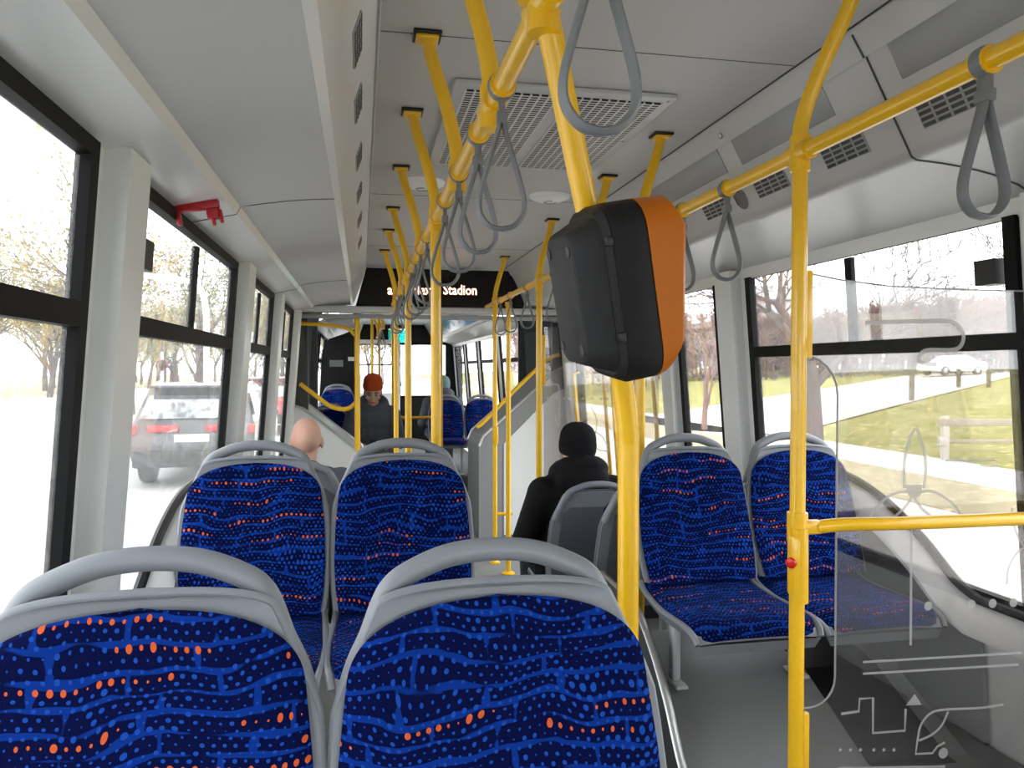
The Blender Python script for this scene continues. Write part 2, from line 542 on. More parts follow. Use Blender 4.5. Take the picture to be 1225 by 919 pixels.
# two-leaf door on the kerb side
for k, (a, b) in enumerate(((DOORY[0], (DOORY[0] + DOORY[1]) / 2 - .005), ((DOORY[0] + DOORY[1]) / 2 + .005, DOORY[1]))):
    mb = MB()
    for (p, q, r, s) in ((a, b, .02, .12), (a, b, 1.93, WT), (a, a + .06, .12, 1.93), (b - .06, b, .12, 1.93)): wall_prism(mb, 'R', p, q, r, s, .0, -.05)
    d = struct('door_%d' % (k + 1), mb, M['gasket'], smooth=False)
    g = MB(); wall_prism(g, 'R', a + .05, b - .05, .1, 1.95, -.022, -.028); g.build('door_pane', M['glass'], d, smooth=False)
    for yy in (a + .09, b - .09):
        g = MB(); x = lambda z: xr(z) - .05
        g.tube([(x(.7) + .05, yy, .7), (x(.72), yy, .72), (x(1.5), yy, 1.5), (x(1.52) + .05, yy, 1.52)], .014, 8); g.build('door_handle', M['yellow'], d)

# roof and ducts
def sheet(pts2, y0, y1, thick=.03):
    """profile in X/Z swept along the bus, given a thickness outwards"""
    mb = MB()
    n = len(pts2)
    nr = []
    for i in range(n):
        a = Vector(pts2[max(i - 1, 0)]); b = Vector(pts2[min(i + 1, n - 1)])
        t = (b - a).normalized(); nr.append(Vector((-t.y, t.x)))
    rows = []
    for y in (y0, y1):
        rows.append([(p[0], y, p[1]) for p in pts2] + [(pts2[i][0] + nr[i].x * thick, y, pts2[i][1] + nr[i].y * thick) for i in range(n - 1, -1, -1)])
    m = 2 * n
    vs = rows[0] + rows[1]
    fs = [(i, (i + 1) % m, m + (i + 1) % m, m + i) for i in range(m)] + [tuple(range(m - 1, -1, -1)), tuple(range(m, 2 * m))]
    return mb.add(vs, fs)
CL, CR = .043, 1.26
ceil = MB()
ceil.box(((CL + CR) / 2, (REAR + JOINT) / 2, CEIL + .03), (CR - CL + .2, JOINT - REAR, .06))
struct('ceiling', ceil, M['ceil'])
def arc2(a, b, bulge, n=8):
    a, b = Vector(a), Vector(b); t = b - a; nn = Vector((-t.y, t.x))
    return [a + t * (i / n) + nn * (bulge * 4 * (i / n) * (1 - i / n)) for i in range(n + 1)]
# left duct: side face, curved underside, wall strip
strip_l = [(xl(WT) + .000, 2.022), (-.398, 2.054), (-.384, 2.081)]
prof = [tuple(p) for p in arc2((-.388, 2.078), (-.085, 2.118), .02, 8)]
side_l = [(-.088, 2.1165), (-.066, 2.128), (-.058, 2.15), (CL, CEIL + .001)]
trim(sheet(prof, REAR, JOINT, .03), M['duct'])
trim(sheet(strip_l, REAR, JOINT, .03), M['strip'], angle=12)
trim(sheet(side_l, REAR, JOINT, .03), M['strip'])
profr = [(CR, CEIL + .001), (CR + .006, 2.425), (1.302, 2.368), (1.308, 2.372), (1.438, 2.135), (1.447, 2.118), (1.462, 2.110)] + [tuple(p) for p in arc2((1.475, 2.109), (1.70, 2.083), .02, 6)] + [(1.78, 2.060), (1.834, 2.034)]
strip_r = [(1.826, 2.042), (1.832, 2.028), (xr(WT) - .002, WT - .006)]
trim(sheet(profr, REAR, JOINT, .03), M['duct_side'])
trim(sheet(strip_r, REAR, JOINT, .03), M['strip'], angle=12)
# panel seams
def seam(pts, r=.0022, m='hole'):
    mb = MB(); mb.tube(pts, r, 6); return trim(mb, M[m])
for yy in (2.62, 5.0):
    seam([(p[0], yy, p[1] - .001) for p in strip_l + prof[1:]], .0014)
for yy in (1.80, 4.3): seam([(p[0] - .0015, yy, p[1] - .0005) for p in profr[1:] + strip_r[1:]], .003, 'hole')
for yy in (2.05, 3.95, 5.6): seam([(CL + .01, yy, CEIL - .0005), (CR - .01, yy, CEIL - .0003)], .0013)
seam([(CR - .004, REAR, CEIL - .001), (CR - .004, JOINT, CEIL - .001)], .0028)
seam([(CL + .006, REAR, CEIL - .001), (CL + .006, JOINT, CEIL - .001)], .003, 'duct')

# floor: low aisle, raised platforms over the axle, rear platform
fl = MB(); fl.box((.65, (3.0 + 17) / 2, -.03), (2.6, 14.0, .06))
struct('floor', fl, M['floor'])
def slab(x0, x1, y0, y1, z, m='floor', z0=0.0):
    mb = MB(); mb.box(((x0 + x1) / 2, (y0 + y1) / 2, (z + z0) / 2), (x1 - x0, y1 - y0, z - z0), .006); return trim(mb, M[m])
slab(-.66, .44, REAR, 3.0, .35, z0=-.06)
slab(.44, 1.96, REAR, 1.9, .35, z0=-.06)
slab(.90, 1.96, 1.9, 2.8, .35, z0=-.06)
slab(.90, 1.96, 2.8, 3.38, .15, z0=-.06)
rm = MB(); rm.prism([(.44, 1.9, -.06), (.44, 1.9, .35), (.44, 3.4, 0), (.44, 3.4, -.06)], (.46, 0, 0)); trim(rm, M['floor'])
slab(-.66, .44, 3.0, 3.72, .12, z0=0)
# rear wall with a window
rw = MB()
for (a, b, c, d) in ((-.7, 2.0, 0, .95), (-.7, 2.0, 1.95, 2.5), (-.7, -.3, .95, 1.95), (1.6, 2.0, .95, 1.95)): rw.box(((a + b) / 2, REAR - .03, (c + d) / 2), (b - a, .06, d - c))
struct('wall_rear', rw, M['wall'], smooth=False)
win_n[0] += 1
w = MB()
for (a, b, c, d) in ((-.3, 1.6, .95, 1.0), (-.3, 1.6, 1.9, 1.95), (-.3, -.25, 1.0, 1.9), (1.55, 1.6, 1.0, 1.9)): w.box(((a + b) / 2, REAR - .02, (c + d) / 2), (b - a, .05, d - c))
wo = struct('window_%d' % win_n[0], w, M['gasket'], smooth=False)
g = MB(); g.box((.65, REAR - .03, 1.45), (1.82, .005, .92)); g.build('window_pane', M['glass'], wo, smooth=False)

# wheel housings against both walls: dark flank, pale arched rim with a black gasket
def housing(side, name, label):
    X = (lambda z, o: xl(z) + o) if side == 'L' else (lambda z, o: xr(z) - o)
    arch = catmull([(0, 2.06, .80), (0, 2.16, .84), (0, 2.30, .945), (0, 2.48, 1.045), (0, 2.68, 1.105), (0, 2.92, 1.12), (0, 3.16, 1.10), (0, 3.34, 1.03), (0, 3.46, .93)], 5)
    base = .352
    root = thing(name, label, 'wheel housing', (X(.36, .05), 2.7, base), 0, None)
    o = root.location
    w = .028
    # filled flank panel between floor and rim
    mb = MB()
    inner = [Vector((0, p.y, p.z - .045)) for p in arch]
    rows = []
    for off in (.012, w):
        rows.append([(X(p.z, off), p.y, p.z) for p in inner])
        rows.append([(X(base if p.y < 2.78 else .16, off), p.y, base if p.y < 2.78 else .16) for p in inner])
    n = len(inner)
    vs = rows[2] + rows[3] + rows[0] + rows[1]
    fs = []
    for i in range(n - 1):
        fs += [(i, i + 1, n + i + 1, n + i), (2 * n + i, 3 * n + i, 3 * n + i + 1, 2 * n + i + 1), (i, 2 * n + i, 2 * n + i + 1, i + 1), (n + i, n + i + 1, 3 * n + i + 1, 3 * n + i)]
    fs += [(0, n, 3 * n, 2 * n), (n - 1, 3 * n - 1, 4 * n - 1, 2 * n - 1)]
    mb.add(vs, fs)
    mb.build('flank', M['flank'], root, o)
    # pale rim running on along the window sill
    line = [Vector((0, 1.25, .80)), Vector((0, 1.9, .80))] + arch
    rim = MB()
    rr = []
    for p in line:
        a = Vector((X(p.z, .012), p.y, p.z)); 
        rr.append([Vector((X(p.z, .085), p.y, p.z - .085)), Vector((X(p.z, .085), p.y, p.z - .070)), Vector((X(p.z, .036), p.y, p.z + .000)), Vector((X(p.z, .018), p.y, p.z + .006)), Vector((X(p.z, .018), p.y, p.z - .085)), Vector((X(p.z, .085), p.y, p.z - .085))])
    rim.grid(rr); 
    m = len(rr[0])
    rim.f.append(list(range(m - 1))); rim.f.append([len(rr) * m - 2 - k for k in range(m - 1)])
    rim.build('rim', M['white'], root, o)
    gk = MB(); gk.tube([(X(p.z, .020), p.y, p.z + .016) for p in line], .016, 8); gk.build('gasket', M['black'], root, o)
    # plate filling the pane's lower part below the arch
    pl = MB(); rr = []
    for p in arch: rr.append([(X(.8, .004), p.y, .80), (X(p.z, .004), p.y, p.z)])
    pl.grid(rr); pl.build('arch_plate', M['flank'], root, o)
    return root
housing('L', 'wheel_housing', 'arched wheel housing with black gasket under the left windows')
housing('R', 'wheel_housing', 'arched wheel housing with white rim under the right window, beside the rear-facing seats')
# seat plinth above the right axle with a bright edge strip
pr = thing('seat_plinth', 'grey seat plinth with bright curved edge strip under the right seat pair', 'plinth', (.9, 2.4, .352))
mb = MB(); mb.prism([(.915, 2.02, .352), (.915, 2.36, .51), (.915, 2.46, .53), (.915, 2.78, .53), (.915, 2.78, .352)], (.93, 0, 0)); mb.build('plinth_body', M['midgrey'], pr, pr.location)
mb = MB(); mb.prism([(1.50, 1.98, .354), (1.50, 2.02, .357), (1.50, 2.36, .515), (1.50, 2.46, .535), (1.50, 2.75, .535), (1.50, 2.75, .52), (1.50, 2.46, .52), (1.50, 2.1, .354)], (.27, 0, 0)); mb.build('dark_mat', M['black'], pr, pr.location, smooth=False)  # black sheet put in for the dark side gap along the wall
edge = catmull([(.9, 1.98, .353), (.9, 2.05, .42), (.9, 2.14, .54), (.9, 2.24, .64), (.9, 2.36, .72), (.9, 2.5, .755), (.9, 2.78, .765)], 5)
mb = MB(); n = len(edge)
mb.prism([(.9, p.y, p.z) for p in edge] + [(.9, 2.78, .0), (.9, 1.98, .0)], (.012, 0, 0)); mb.build('side_panel', M['dark'], pr, pr.location, smooth=False)
mb = MB(); mb.tube([(.903, p.y, p.z + .004) for p in edge], .006, 8, ref=(0, 0, 1), r2=.014); mb.build('edge_strip', M['alu'], pr, pr.location)
# ------------------------------------------------------------------ bus seats
WTAB = [(0, .198), (.12, .207), (.3, .212), (.55, .209), (.79, .198), (1, .192)]
ZB, HB = .460, .438
VS = .77
def bw(v, extra=0.0, top=1.0):
    vs = VS + (top - 1)
    w = lerp_table(min(v, 1), WTAB)
    if v > vs:
        k = min(1, (v - vs) / (1.0 - VS))
        w *= max(0.0, 1 - k ** 2.35) ** (1 / 2.35)
    return w + extra
def by(v): return .125 * v + .020 * math.sin(PI * min(v, 1)) - .02
def bz(v): return ZB + HB * v
def back_vs(top, n=26):
    vs = [VS * i / 10 * top for i in range(10)]
    a = VS + top - 1
    return [min(v, a) for v in vs] + [a + (top - a) * math.sin(PI / 2 * i / (n - 10)) for i in range(n - 10 + 1)]
US = [-1, -.97, -.9, -.78, -.6, -.4, -.2, 0, .2, .4, .6, .78, .9, .97, 1]

def seat_meshes(leg_bottom):
    """all parts of one seat in local coordinates: sitter faces -Y, floor at z = 0"""
    P = []
    # fabric of the back
    rows, uvr = [], []
    for v in back_vs(1.0):
        w = bw(v)
        r, q = [], []
        for u in US:
            b = max(0, 1 - abs(u) ** 5) ** .6 * min(1, max(0, (1.0 - v) / .06)) ** .5
            side = -.012 * (u * u)
            r.append((u * w, by(v) - .010 - .020 * b + side, bz(v)))
            q.append((u * w, HB * v * 1.03 + .45))
        rows.append(r); uvr.append(q)
    mb = MB(); mb.grid(rows, uvr, flip=False); P.append(('backrest', mb, 'fabric'))
    # fabric of the cushion
    rows, uvr = [], []
    prof = [(.035, .474), (.0, .456), (-.05, .447), (-.12, .442), (-.20, .441), (-.28, .444), (-.34, .446), (-.385, .442), (-.412, .430), (-.426, .410), (-.428, .392)]
    ctab = [(-.44, .190), (-.415, .198), (-.36, .209), (-.2, .212), (0, .2), (.04, .197)]
    s = 0
    for i, (y, z) in enumerate(prof):
        if i: s += math.hypot(y - prof[i - 1][0], z - prof[i - 1][1])
        w = lerp_table(y, ctab)
        r, q = [], []
        for u in US:
            e = abs(u) ** 6
            r.append((u * w, y + .012 * e * (1 if y < -.38 else 0), z - .022 * e))
            q.append((u * w, .44 - s))
        rows.append(r); uvr.append(q)
    mb = MB(); mb.grid(rows, uvr, flip=True); P.append(('seat_cushion', mb, 'fabric'))
    # grey shell of the back with its rim
    T = (.911 - ZB) / HB
    f, k = [], []
    stab = [(.46, .208), (.50, .215), (.60, .221), (.70, .219), (.76, .213), (.80, .199), (.83, .184), (.86, .170), (.888, .157)]
    zs = [.46, .48, .52, .57, .62, .67, .72, .76, .79, .81, .83, .85, .868, .888] + [.888 + .023 * math.sin(PI / 2 * i / 8) for i in range(1, 9)]
    for z_ in zs:
        v = (z_ - ZB) / HB
        w = lerp_table(z_, stab) if z_ <= .888 else .156 * math.sqrt(max(0, 1 - ((z_ - .888) / .023) ** 2)) ** .8
        r1, r2 = [], []
        for u in US:
            r1.append((u * w, by(v) - .004 - .010 * u * u, bz(v)))
            r2.append((u * w * .985, by(v) + .030 - .014 * u * u, bz(v)))
        f.append(r1); k.append(r2)
    mb = MB(); mb.grid(f); mb.grid(k, flip=True)
    def edge(rows): return [r[0] for r in rows] + [r[-1] for r in rows[::-1]]
    rimline = [(a, b) for a, b in zip(edge(f), edge(k))]
    n = len(rimline)
    mb.add([p for a, b in rimline for p in (a, b)], [(2 * i, 2 * i + 1, 2 * i + 3, 2 * i + 2) for i in range(n - 1)] + [(2 * n - 2, 2 * n - 1, 1, 0)])
    mid = [Vector(a) * .6 + Vector(b) * .4 for a, b in rimline]
    # drop coincident points at the apex
    m2 = [mid[0]]
    for p in mid[1:]:
        if (p - m2[-1]).length > .004: m2.append(p)
    mb.tube(m2, .0065, 8, ref=(0, 1, 0), r2=.0075)
    P.append(('seat_shell', mb, 'plastic'))
    # dark inset panel on the rear of the shell
    rows = []
    for v in [.06 + .80 * i / 12 for i in range(13)]:
        w = bw(v, -.035)
        c = min(1, max(.0, (v - .06) / .05), (.86 - v) / .05 if v > .8 else 1)
        c = max(0.0, c); w *= .82 + .18 * c ** .5
        rows.append([(u * w, by(v) + .0345 - .010 * u * u, bz(v)) for u in US])
    mb = MB(); mb.grid(rows, flip=True); P.append(('back_panel', mb, 'plastic_dark'))
    # under-pan
    rows, lo = [], []
    for (y, z) in prof[:-1]:
        w = lerp_table(y, ctab) + .010
        rows.append([(u * w, y, z - .024 - .008 * abs(u) ** 6) for u in US]); lo.append([(u * w * .93, y * .97, z - .066) for u in US])
    mb = MB(); mb.grid(rows, flip=True); mb.grid(lo)
    pairs = list(zip(edge(rows), edge(lo))); n = len(pairs)
    mb.add([p for a, b in pairs for p in (a, b)], [(2 * i, 2 * i + 1, 2 * i + 3, 2 * i + 2) for i in range(n - 1)] + [(2 * n - 2, 2 * n - 1, 1, 0)])
    for e in (0, -1):
        mb.tube([Vector(r[e]) + Vector((0, 0, .004)) for r in rows], .010, 8, ref=(0, 0, 1))
    for sx in (-1, 1):
        mb.tube([(sx * .205, .03, .424), (sx * .21, .045, .464), (sx * .213, .03, .53)], .012, 8)
    P.append(('seat_pan', mb, 'plastic'))
    # grab handle over the head end
    hp = [(-.199, .775), (-.186, .812), (-.168, .848), (-.154, .880), (-.140, .904), (-.116, .921), (-.062, .941), (0, .947)]
    hp = hp + [(-x, z) for x, z in hp[-2::-1]]
    pts = catmull([(x, by((z - ZB) / HB) + .012 + (.012 if z > .85 else .004), z) for x, z in hp], 5)
    n = len(pts)
    ra = [.0135 + .003 * math.sin(PI * i / (n - 1)) for i in range(n)]
    mb = MB(); mb.tube(pts, [.0185] * n, 12, ref=(0, 1, 0), r2=ra)
    P.append(('grab_handle', mb, 'plastic'))
    for sx in ((-1,) if leg_bottom > .1 else (-1, 1)):
        mb = MB()
        mb.box((sx * .165, -.17, (.405 + leg_bottom) / 2 + .005), (.028, .040, .405 - leg_bottom - .01), .006)
        mb.box((sx * .165, -.185, leg_bottom + .006), (.042, .10, .012), .004)
        P.append(('leg', mb, 'legm'))
    return P
def make_seat(label, leg_bottom=0.0, group=None):
    t = thing('bus_seat', label, 'seat', (0, 0, 0), 0, group)
    for nm, mb, m in seat_meshes(leg_bottom):
        mb.build(nm, M[m], t, angle=50, fix=nm in ('seat_shell', 'seat_pan', 'grab_handle', 'leg'))
    return t
P1 = .35
s0 = make_seat('blue patterned bus seat nearest the camera, before the ticket machine pole', 0.0)
s0.location = (.178, .905, P1)
# the left neighbour, the row behind, the raised pair on the right, seats facing forwards, seats beyond the joint
dup(s0, (-.268, .905, P1 + .008), 0, 'blue patterned bus seat at lower left corner of the photo, beside the left window')
dup(s0, (-.322, 2.37, P1 + .01), 0, 'blue patterned seat of the second left row, next to the window and wheel housing')
dup(s0, (.128, 2.37, P1 + .01), 0, 'blue patterned seat of the second left row, on the aisle side')
sr = make_seat('blue patterned seat right of the ticket machine pole, aisle side of the right pair', .165)
sr.location = (1.18, 2.52, P1 - .005)
dup(sr, (1.615, 2.52, P1 - .005), 0, 'blue patterned seat behind the etched glass partition, window side of the right pair')
dup(s0, (1.165, 3.04, .152), PI, 'grey-backed forward-facing seat back to back with the right blue pair')
dup(s0, (1.105, 3.62, .05), PI, 'grey-backed forward-facing seat occupied by the person in the black beanie')
dup(s0, (-.275, 3.43, .205), PI, 'grey-backed forward-facing seat of the bald person, behind the second left row')
dup(s0, (1.03, 9.35, .262), 0, 'far blue seat beyond the joint, right of the thickest middle pole')
dup(s0, (1.48, 9.35, .262), 0, 'far blue seat beyond the joint, against the right windows')
dup(s0, (-.30, 9.9, .39), 0, 'far blue seat with rounded top against the dark cabinet on the left')
dup(s0, (-.36, 8.75, .19), 0, 'far low blue seat behind the curved yellow rail on the left')
dup(s0, (.12, 8.35, .10), 0, 'far seat beyond the joint carrying the person in the orange hat')
# ------------------------------------------------------------------ yellow rails, poles, hangers and straps
RL, RR, RZ = .256, 1.04, 2.07
RT = .0185
def rail(name, label, pts, r=RT, collars=(), axis='y'):
    t = thing(name, label, 'handrail', pts[0])
    mb = MB(); mb.tube(pts, r, 14); mb.build('rail_tube', M['yellow'], t, t.location)
    for c in collars:
        mb = MB(); mb.tube([Vector(c) + Vector((0, -.016, 0)), Vector(c) + Vector((0, .016, 0))], r + .006, 14); mb.build('collar', M['yellow'], t, t.location)
    return t
LY = [.80, 1.39, 1.68, 2.02, 2.36, 3.02, 3.34, 3.66, 4.00, 4.62, 4.95, 5.30, 5.62]
RY = [1.12, 2.05, 2.36, 3.35, 3.72, 4.06, 4.75, 5.3, 5.7]
rail('ceiling_handrail', 'long yellow handrail over the aisle carrying the strap loops, left of the ticket machine',
     [(RL, -.6, RZ), (RL, 3, RZ), (RL, 6.25, RZ)], RT, [(RL, y, RZ) for y in LY])
rail('ceiling_handrail', 'long yellow handrail along the right duct above the right windows',
     [(RR, .2, RZ), (RR, 3, RZ), (RR, 6.35, RZ)], RT, [(RR, y, RZ) for y in RY])
def tee(y, x, z=RZ):
    mb = MB()
    mb.tube([(x, y - .045, z), (x, y + .045, z)], RT + .0055, 14); mb.tube([(x, y, z - .045), (x, y, z + .04)], RT + .0055, 14)
    for dy in (-.028, .028): mb.ball((x + .018, y + dy, z + .012), .006, 8, 6)
    return mb
def flange(x, y):
    mb = MB(); mb.box((x, y, CEIL - .005), (.075, .075, .010), .003); return mb
def hanger(side, y, label, to_floor=None, dx=None, group=None, kind='grab_pole', bottom=RZ - .01, dy=0.0):
    """tube from the ceiling, bent onto the rail; a pole runs on down to the floor"""
    x = RL if side == 'L' else RR
    o = -.081 if side == 'L' else .08
    bot = bottom if to_floor is None else to_floor
    t = thing(kind, label, 'pole' if to_floor is not None else 'hanger', (x, y, bot), 0, group)
    top = catmull([(x + o, y + dy, CEIL - .006), (x + o * .82, y + dy * .75, CEIL - .07), (x + o * .35, y + dy * .3, CEIL - .19), (x + o * .06, y, CEIL - .29), (x, y, RZ + .015)], 5)
    path = top + ([(x, y, bot)] if to_floor is not None else [])
    mb = MB(); mb.tube(path, RT, 12); mb.build('pole_tube' if to_floor is not None else 'hanger_tube', M['yellow'], t, t.location)
    mb = flange(x + o, y + dy); mb.build('ceiling_plate', M['black'], t, t.location)
    mb = MB(); mb.box((x + o, y + dy, CEIL - .014), (.060, .060, .012), .004); mb.build('ceiling_flange', M['yellow'], t, t.location)
    tee(y, x).build('rail_clamp', M['yellow'], t, t.location)
    if to_floor is not None:
        mb = MB(); mb.lathe([(.045, 0), (.045, .006), (.03, .012), (RT + .002, .03)], 18, Matrix.Translation((x, y, bot))); mb.build('foot_collar', M['yellow'], t, t.location)
    return t
hanger('L', 1.50, 'yellow bent hanger nearest the camera, between ceiling and the left handrail', kind='rail_hanger')
hanger('L', 2.05, 'yellow bent hanger left of the ceiling grille, nearest of the row of flanges', kind='rail_hanger')
hanger('L', 3.40, 'yellow bent hanger in front of the left round ceiling lamp', kind='rail_hanger')
hanger('L', 4.95, 'yellow bent hanger fourth along the left handrail', kind='rail_hanger')
hanger('L', 2.66, 'yellow floor pole in front of the second left seat row, thickest of the middle poles', 0.08 + .35 - .35 + .09)
hanger('L', 4.27, 'yellow floor pole second along the left handrail', 0.0)
hanger('L', 5.80, 'yellow floor pole under the far end of the left handrail', 0.0)
hanger('R', 2.742, 'yellow pole between the ticket machine and the right seat pair', .352)
hanger('R', 4.42, 'yellow pole left of the ticket machine, above the person in the black beanie', 0.0)
tp = hanger('R', 5.95, 'yellow floor pole with side rail, left of the mid-bus glass screen', 0.0)
mb = MB(); mb.tube(catmull([(RR, 5.95, .39), (RR + .10, 5.95, .39), (RR + .14, 5.95, .39)], 3), .015, 10); mb.build('side_rail', M['yellow'], tp, tp.location)
mb = MB(); mb.box((RR, 5.93, 1.02), (.045, .05, .15), .015); mb.build('button_housing', M['yellow'], tp, tp.location)
hanger('R', 3.38, 'yellow bent hanger hidden partly by the top of the ticket machine', kind='rail_hanger')

# near right pole with stop button
np_ = hanger('R', 1.675, 'near yellow pole right of the ticket machine, holding the etched glass partition', .352, dy=-.10)
mb = MB(); mb.box((RR - .012, 1.66, 1.075), (.036, .036, .15), .012); mb.tube([(RR - .002, 1.66, .985), (RR - .004, 1.66, 1.165)], .021, 12); mb.build('button_housing', M['yellow'], np_, np_.location)
mb = MB(); mb.lathe([(.013, 0), (.013, .008), (.006, .013), (.002, .0135)], 14, Matrix.Translation((RR - .028, 1.652, 1.085)) @ Matrix.Rotation(-PI / 2 - .3, 4, 'Y') @ Matrix.Rotation(.5, 4, 'X')); mb.build('stop_button', M['redlit'], np_, np_.location)
mb = MB(); mb.tube([(RR, 1.675, 1.13), (RR, 1.675, 1.20)], RT + .006, 14); mb.box((RR + .035, 1.675, 1.163), (.06, .03, .034), .008); mb.build('tee_clamp', M['yellow'], np_, np_.location)
cr = thing('cross_rail', 'horizontal yellow cross rail from the near right pole to the right wall, before the glass', 'handrail', (RR, 1.66, 1.163))
mb = MB(); mb.tube(catmull([(RR + .05, 1.672, 1.163), (RR + .12, 1.655, 1.170), (RR + .25, 1.632, 1.172), (RR + .5, 1.62, 1.173), (1.885, 1.62, 1.173)], 4), .0165, 12); mb.build('rail_tube', M['yellow'], cr, cr.location)
mb = MB(); mb.lathe([(.035, 0), (.035, .008), (.02, .02)], 16, Matrix.Translation((1.905, 1.62, 1.173)) @ Matrix.Rotation(-PI / 2, 4, 'Y')); mb.build('wall_flange', M['yellow'], cr, cr.location)

# bent pole that carries the ticket machine
A = Vector((RL, 1.06, RZ)); B = Vector((.418, 1.225, 1.60)); 
vp = thing('validator_pole', 'thick yellow bent pole carrying the black and orange ticket machine', 'pole', (.462, 1.275, .352))
path = [A + (A - B).normalized() * .02] + catmull([A, A.lerp(B, .35), A.lerp(B, .7), B, (.440, 1.25, 1.535), (.457, 1.268, 1.45), (.462, 1.275, 1.36), (.462, 1.275, .95), (.462, 1.275, .37)], 6)
mb = MB(); mb.tube(path, .0188, 16); mb.build('pole_tube', M['yellow'], vp, vp.location)
mb = tee(1.06, RL); mb.box((RL - .004, 1.06, RZ + .02), (.07, .05, .05), .014); mb.build('rail_clamp', M['yellow'], vp, vp.location)
mb = MB(); mb.lathe([(.045, 0), (.045, .006), (.03, .012), (.021, .03)], 18, Matrix.Translation((.462, 1.275, .352))); mb.build('foot_collar', M['yellow'], vp, vp.location)

# ticket machine, in a frame that follows the leaning pole
ax = Vector((-.090, -.055, .47)).normalized()
side = Vector((1, .06, 0)); side = (side - ax * side.dot(ax)).normalized()
dep = ax.cross(side)
C0 = Vector((.383, 1.130, 1.669))
MV = Matrix((( side.x, dep.x, ax.x, C0.x), (side.y, dep.y, ax.y, C0.y), (side.z, dep.z, ax.z, C0.z), (0, 0, 0, 1)))
def rrect(w, h, r, n=6, tw=1.0):
    out = []
    for cx, cz, a0 in ((w - r, h - r, 0), (-(w - r), h - r, 90), (-(w - r), -(h - r), 180), (w - r, -(h - r), 270)):
        for k in range(n + 1):
            a = math.radians(a0 + 90 * k / n); out.append((cx + r * math.cos(a), cz + r * math.sin(a)))
    return out
def shell(layers):
    """stack of outlines (x offset, outline) along local x; local y/z hold the outline"""
    mb = MB(); vs, fs = [], []
    n = len(layers[0][1])
    for x, ol in layers:
        for (a, b) in ol: vs.append((x(a, b) if callable(x) else x, a, b))
    for i in range(len(layers) - 1):
        for k in range(n): fs.append((i * n + k, i * n + (k + 1) % n, (i + 1) * n + (k + 1) % n, (i + 1) * n + k))
    fs.append(tuple(range(n - 1, -1, -1))); fs.append(tuple((len(layers) - 1) * n + k for k in range(n)))
    return mb.add(vs, fs, MV)
W_, H_ = .092, .134
tm = thing('ticket_validator', 'black and orange ticket machine clamped on the bent yellow pole', 'ticket machine', tuple(C0))
shell([(-.024, rrect(W_ - .004, H_ - .004, .045)), (-.018, rrect(W_, H_, .048)), (.026, rrect(W_, H_, .048)), (.030, rrect(W_ - .002, H_ - .002, .047))]).build('housing', M['blackp'], tm, C0)
shell([(-.034, rrect(W_ - .012, H_ - .013, .042)), (-.026, rrect(W_ - .003, H_ - .005, .044)), (-.0235, rrect(W_ - .003, H_ - .005, .044))]).build('rear_frame', M['blackp'], tm, C0)
shell([(-.078, rrect(W_ - .036, H_ - .040, .026)), (-.074, rrect(W_ - .031, H_ - .035, .028)), (-.048, rrect(W_ - .020, H_ - .024, .034)), (-.034, rrect(W_ - .016, H_ - .018, .036))]).build('rear_cover', M['greyblack'], tm, C0)
wedge = lambda a, b: (.080 if b > 0 else .040) + (.034 if b > 0 else .074) * max(0, 1 - abs(b) / .134)
wedge2 = lambda a, b: (.074 if b > 0 else .036) + (.034 if b > 0 else .072) * max(0, 1 - abs(b) / .134)
shell([(.030, rrect(W_, H_, .048)), (wedge2, rrect(W_ - .001, H_ - .002, .047)), (wedge, rrect(W_ - .008, H_ - .010, .042))]).build('front_cover', M['orange'], tm, C0)
for b in (.072, -.074):
    for a in (-.046, .046):
        mb = MB(); mb.lathe([(.0085, -.0795), (.0085, -.0765)], 14, MV @ Matrix.Translation((0, a, b)) @ Matrix.Rotation(PI / 2, 4, 'Y')); mb.build('screw', M['black'], tm, C0)
for b in (.078, -.06):
    mb = MB(); mb.add([Vector(p) for p in ()], []); mb.box((-.030, -(W_ - .006), b), (.012, .012, .014), .003, MV); mb.build('rear_clip', M['black'], tm, C0)
mb = MB(); mb.box((.1005, 0, .055), (.006, .10, .05), .003, MV @ Matrix.Translation((0,0,0))); mb.build('display', M['screen'], tm, C0)

# strap loops: a flat band around the rail
def strap_mesh():
    half = catmull([(0, -.052), (.005, -.075), (.016, -.115), (.031, -.165), (.041, -.205), (.039, -.235), (.022, -.256), (0, -.262)], 5)
    loop = [Vector((p.x, 0, p.y)) for p in [Vector((q[0], q[1])) for q in half]]
    full = loop + [Vector((-p.x, 0, p.z)) for p in loop[-2:0:-1]]
    band = MB(); band.tube(full, .0035, 8, closed=True, ref=(0, 1, 0), r2=.0035)
    # turn the round section into a flat band
    return full
def strap(label, x, y, group, width=.022):
    t = thing('strap_loop', label, 'strap', (x, y, RZ), 0, group)
    full = strap_mesh()
    mb = MB(); mb.tube(full, [width / 2] * len(full), 8, closed=True, ref=(0, 1, 0), r2=[.0052] * len(full)); mb.build('loop', M['strap'], t)
    ring = [Vector((.0235 * math.sin(a), 0, .0235 * math.cos(a))) for a in [2 * PI * k / 20 for k in range(20)]]
    mb = MB(); mb.tube(ring, [width / 2] * 20, 8, closed=True, ref=(0, 1, 0), r2=[.0036] * 20)
    mb.box((0, 0, -.040), (.012, width, .036), .003); mb.build('rail_wrap', M['strap'], t)
    mb = MB(); mb.box((0, 0, -.058), (.020, width + .004, .022), .003); mb.build('clasp', M['strap'], t)
    return t
ORD = ['nearest', 'second', 'third', 'fourth', 'fifth', 'sixth', 'seventh', 'eighth', 'ninth', 'tenth', 'eleventh', 'twelfth', 'thirteenth']
s1 = None
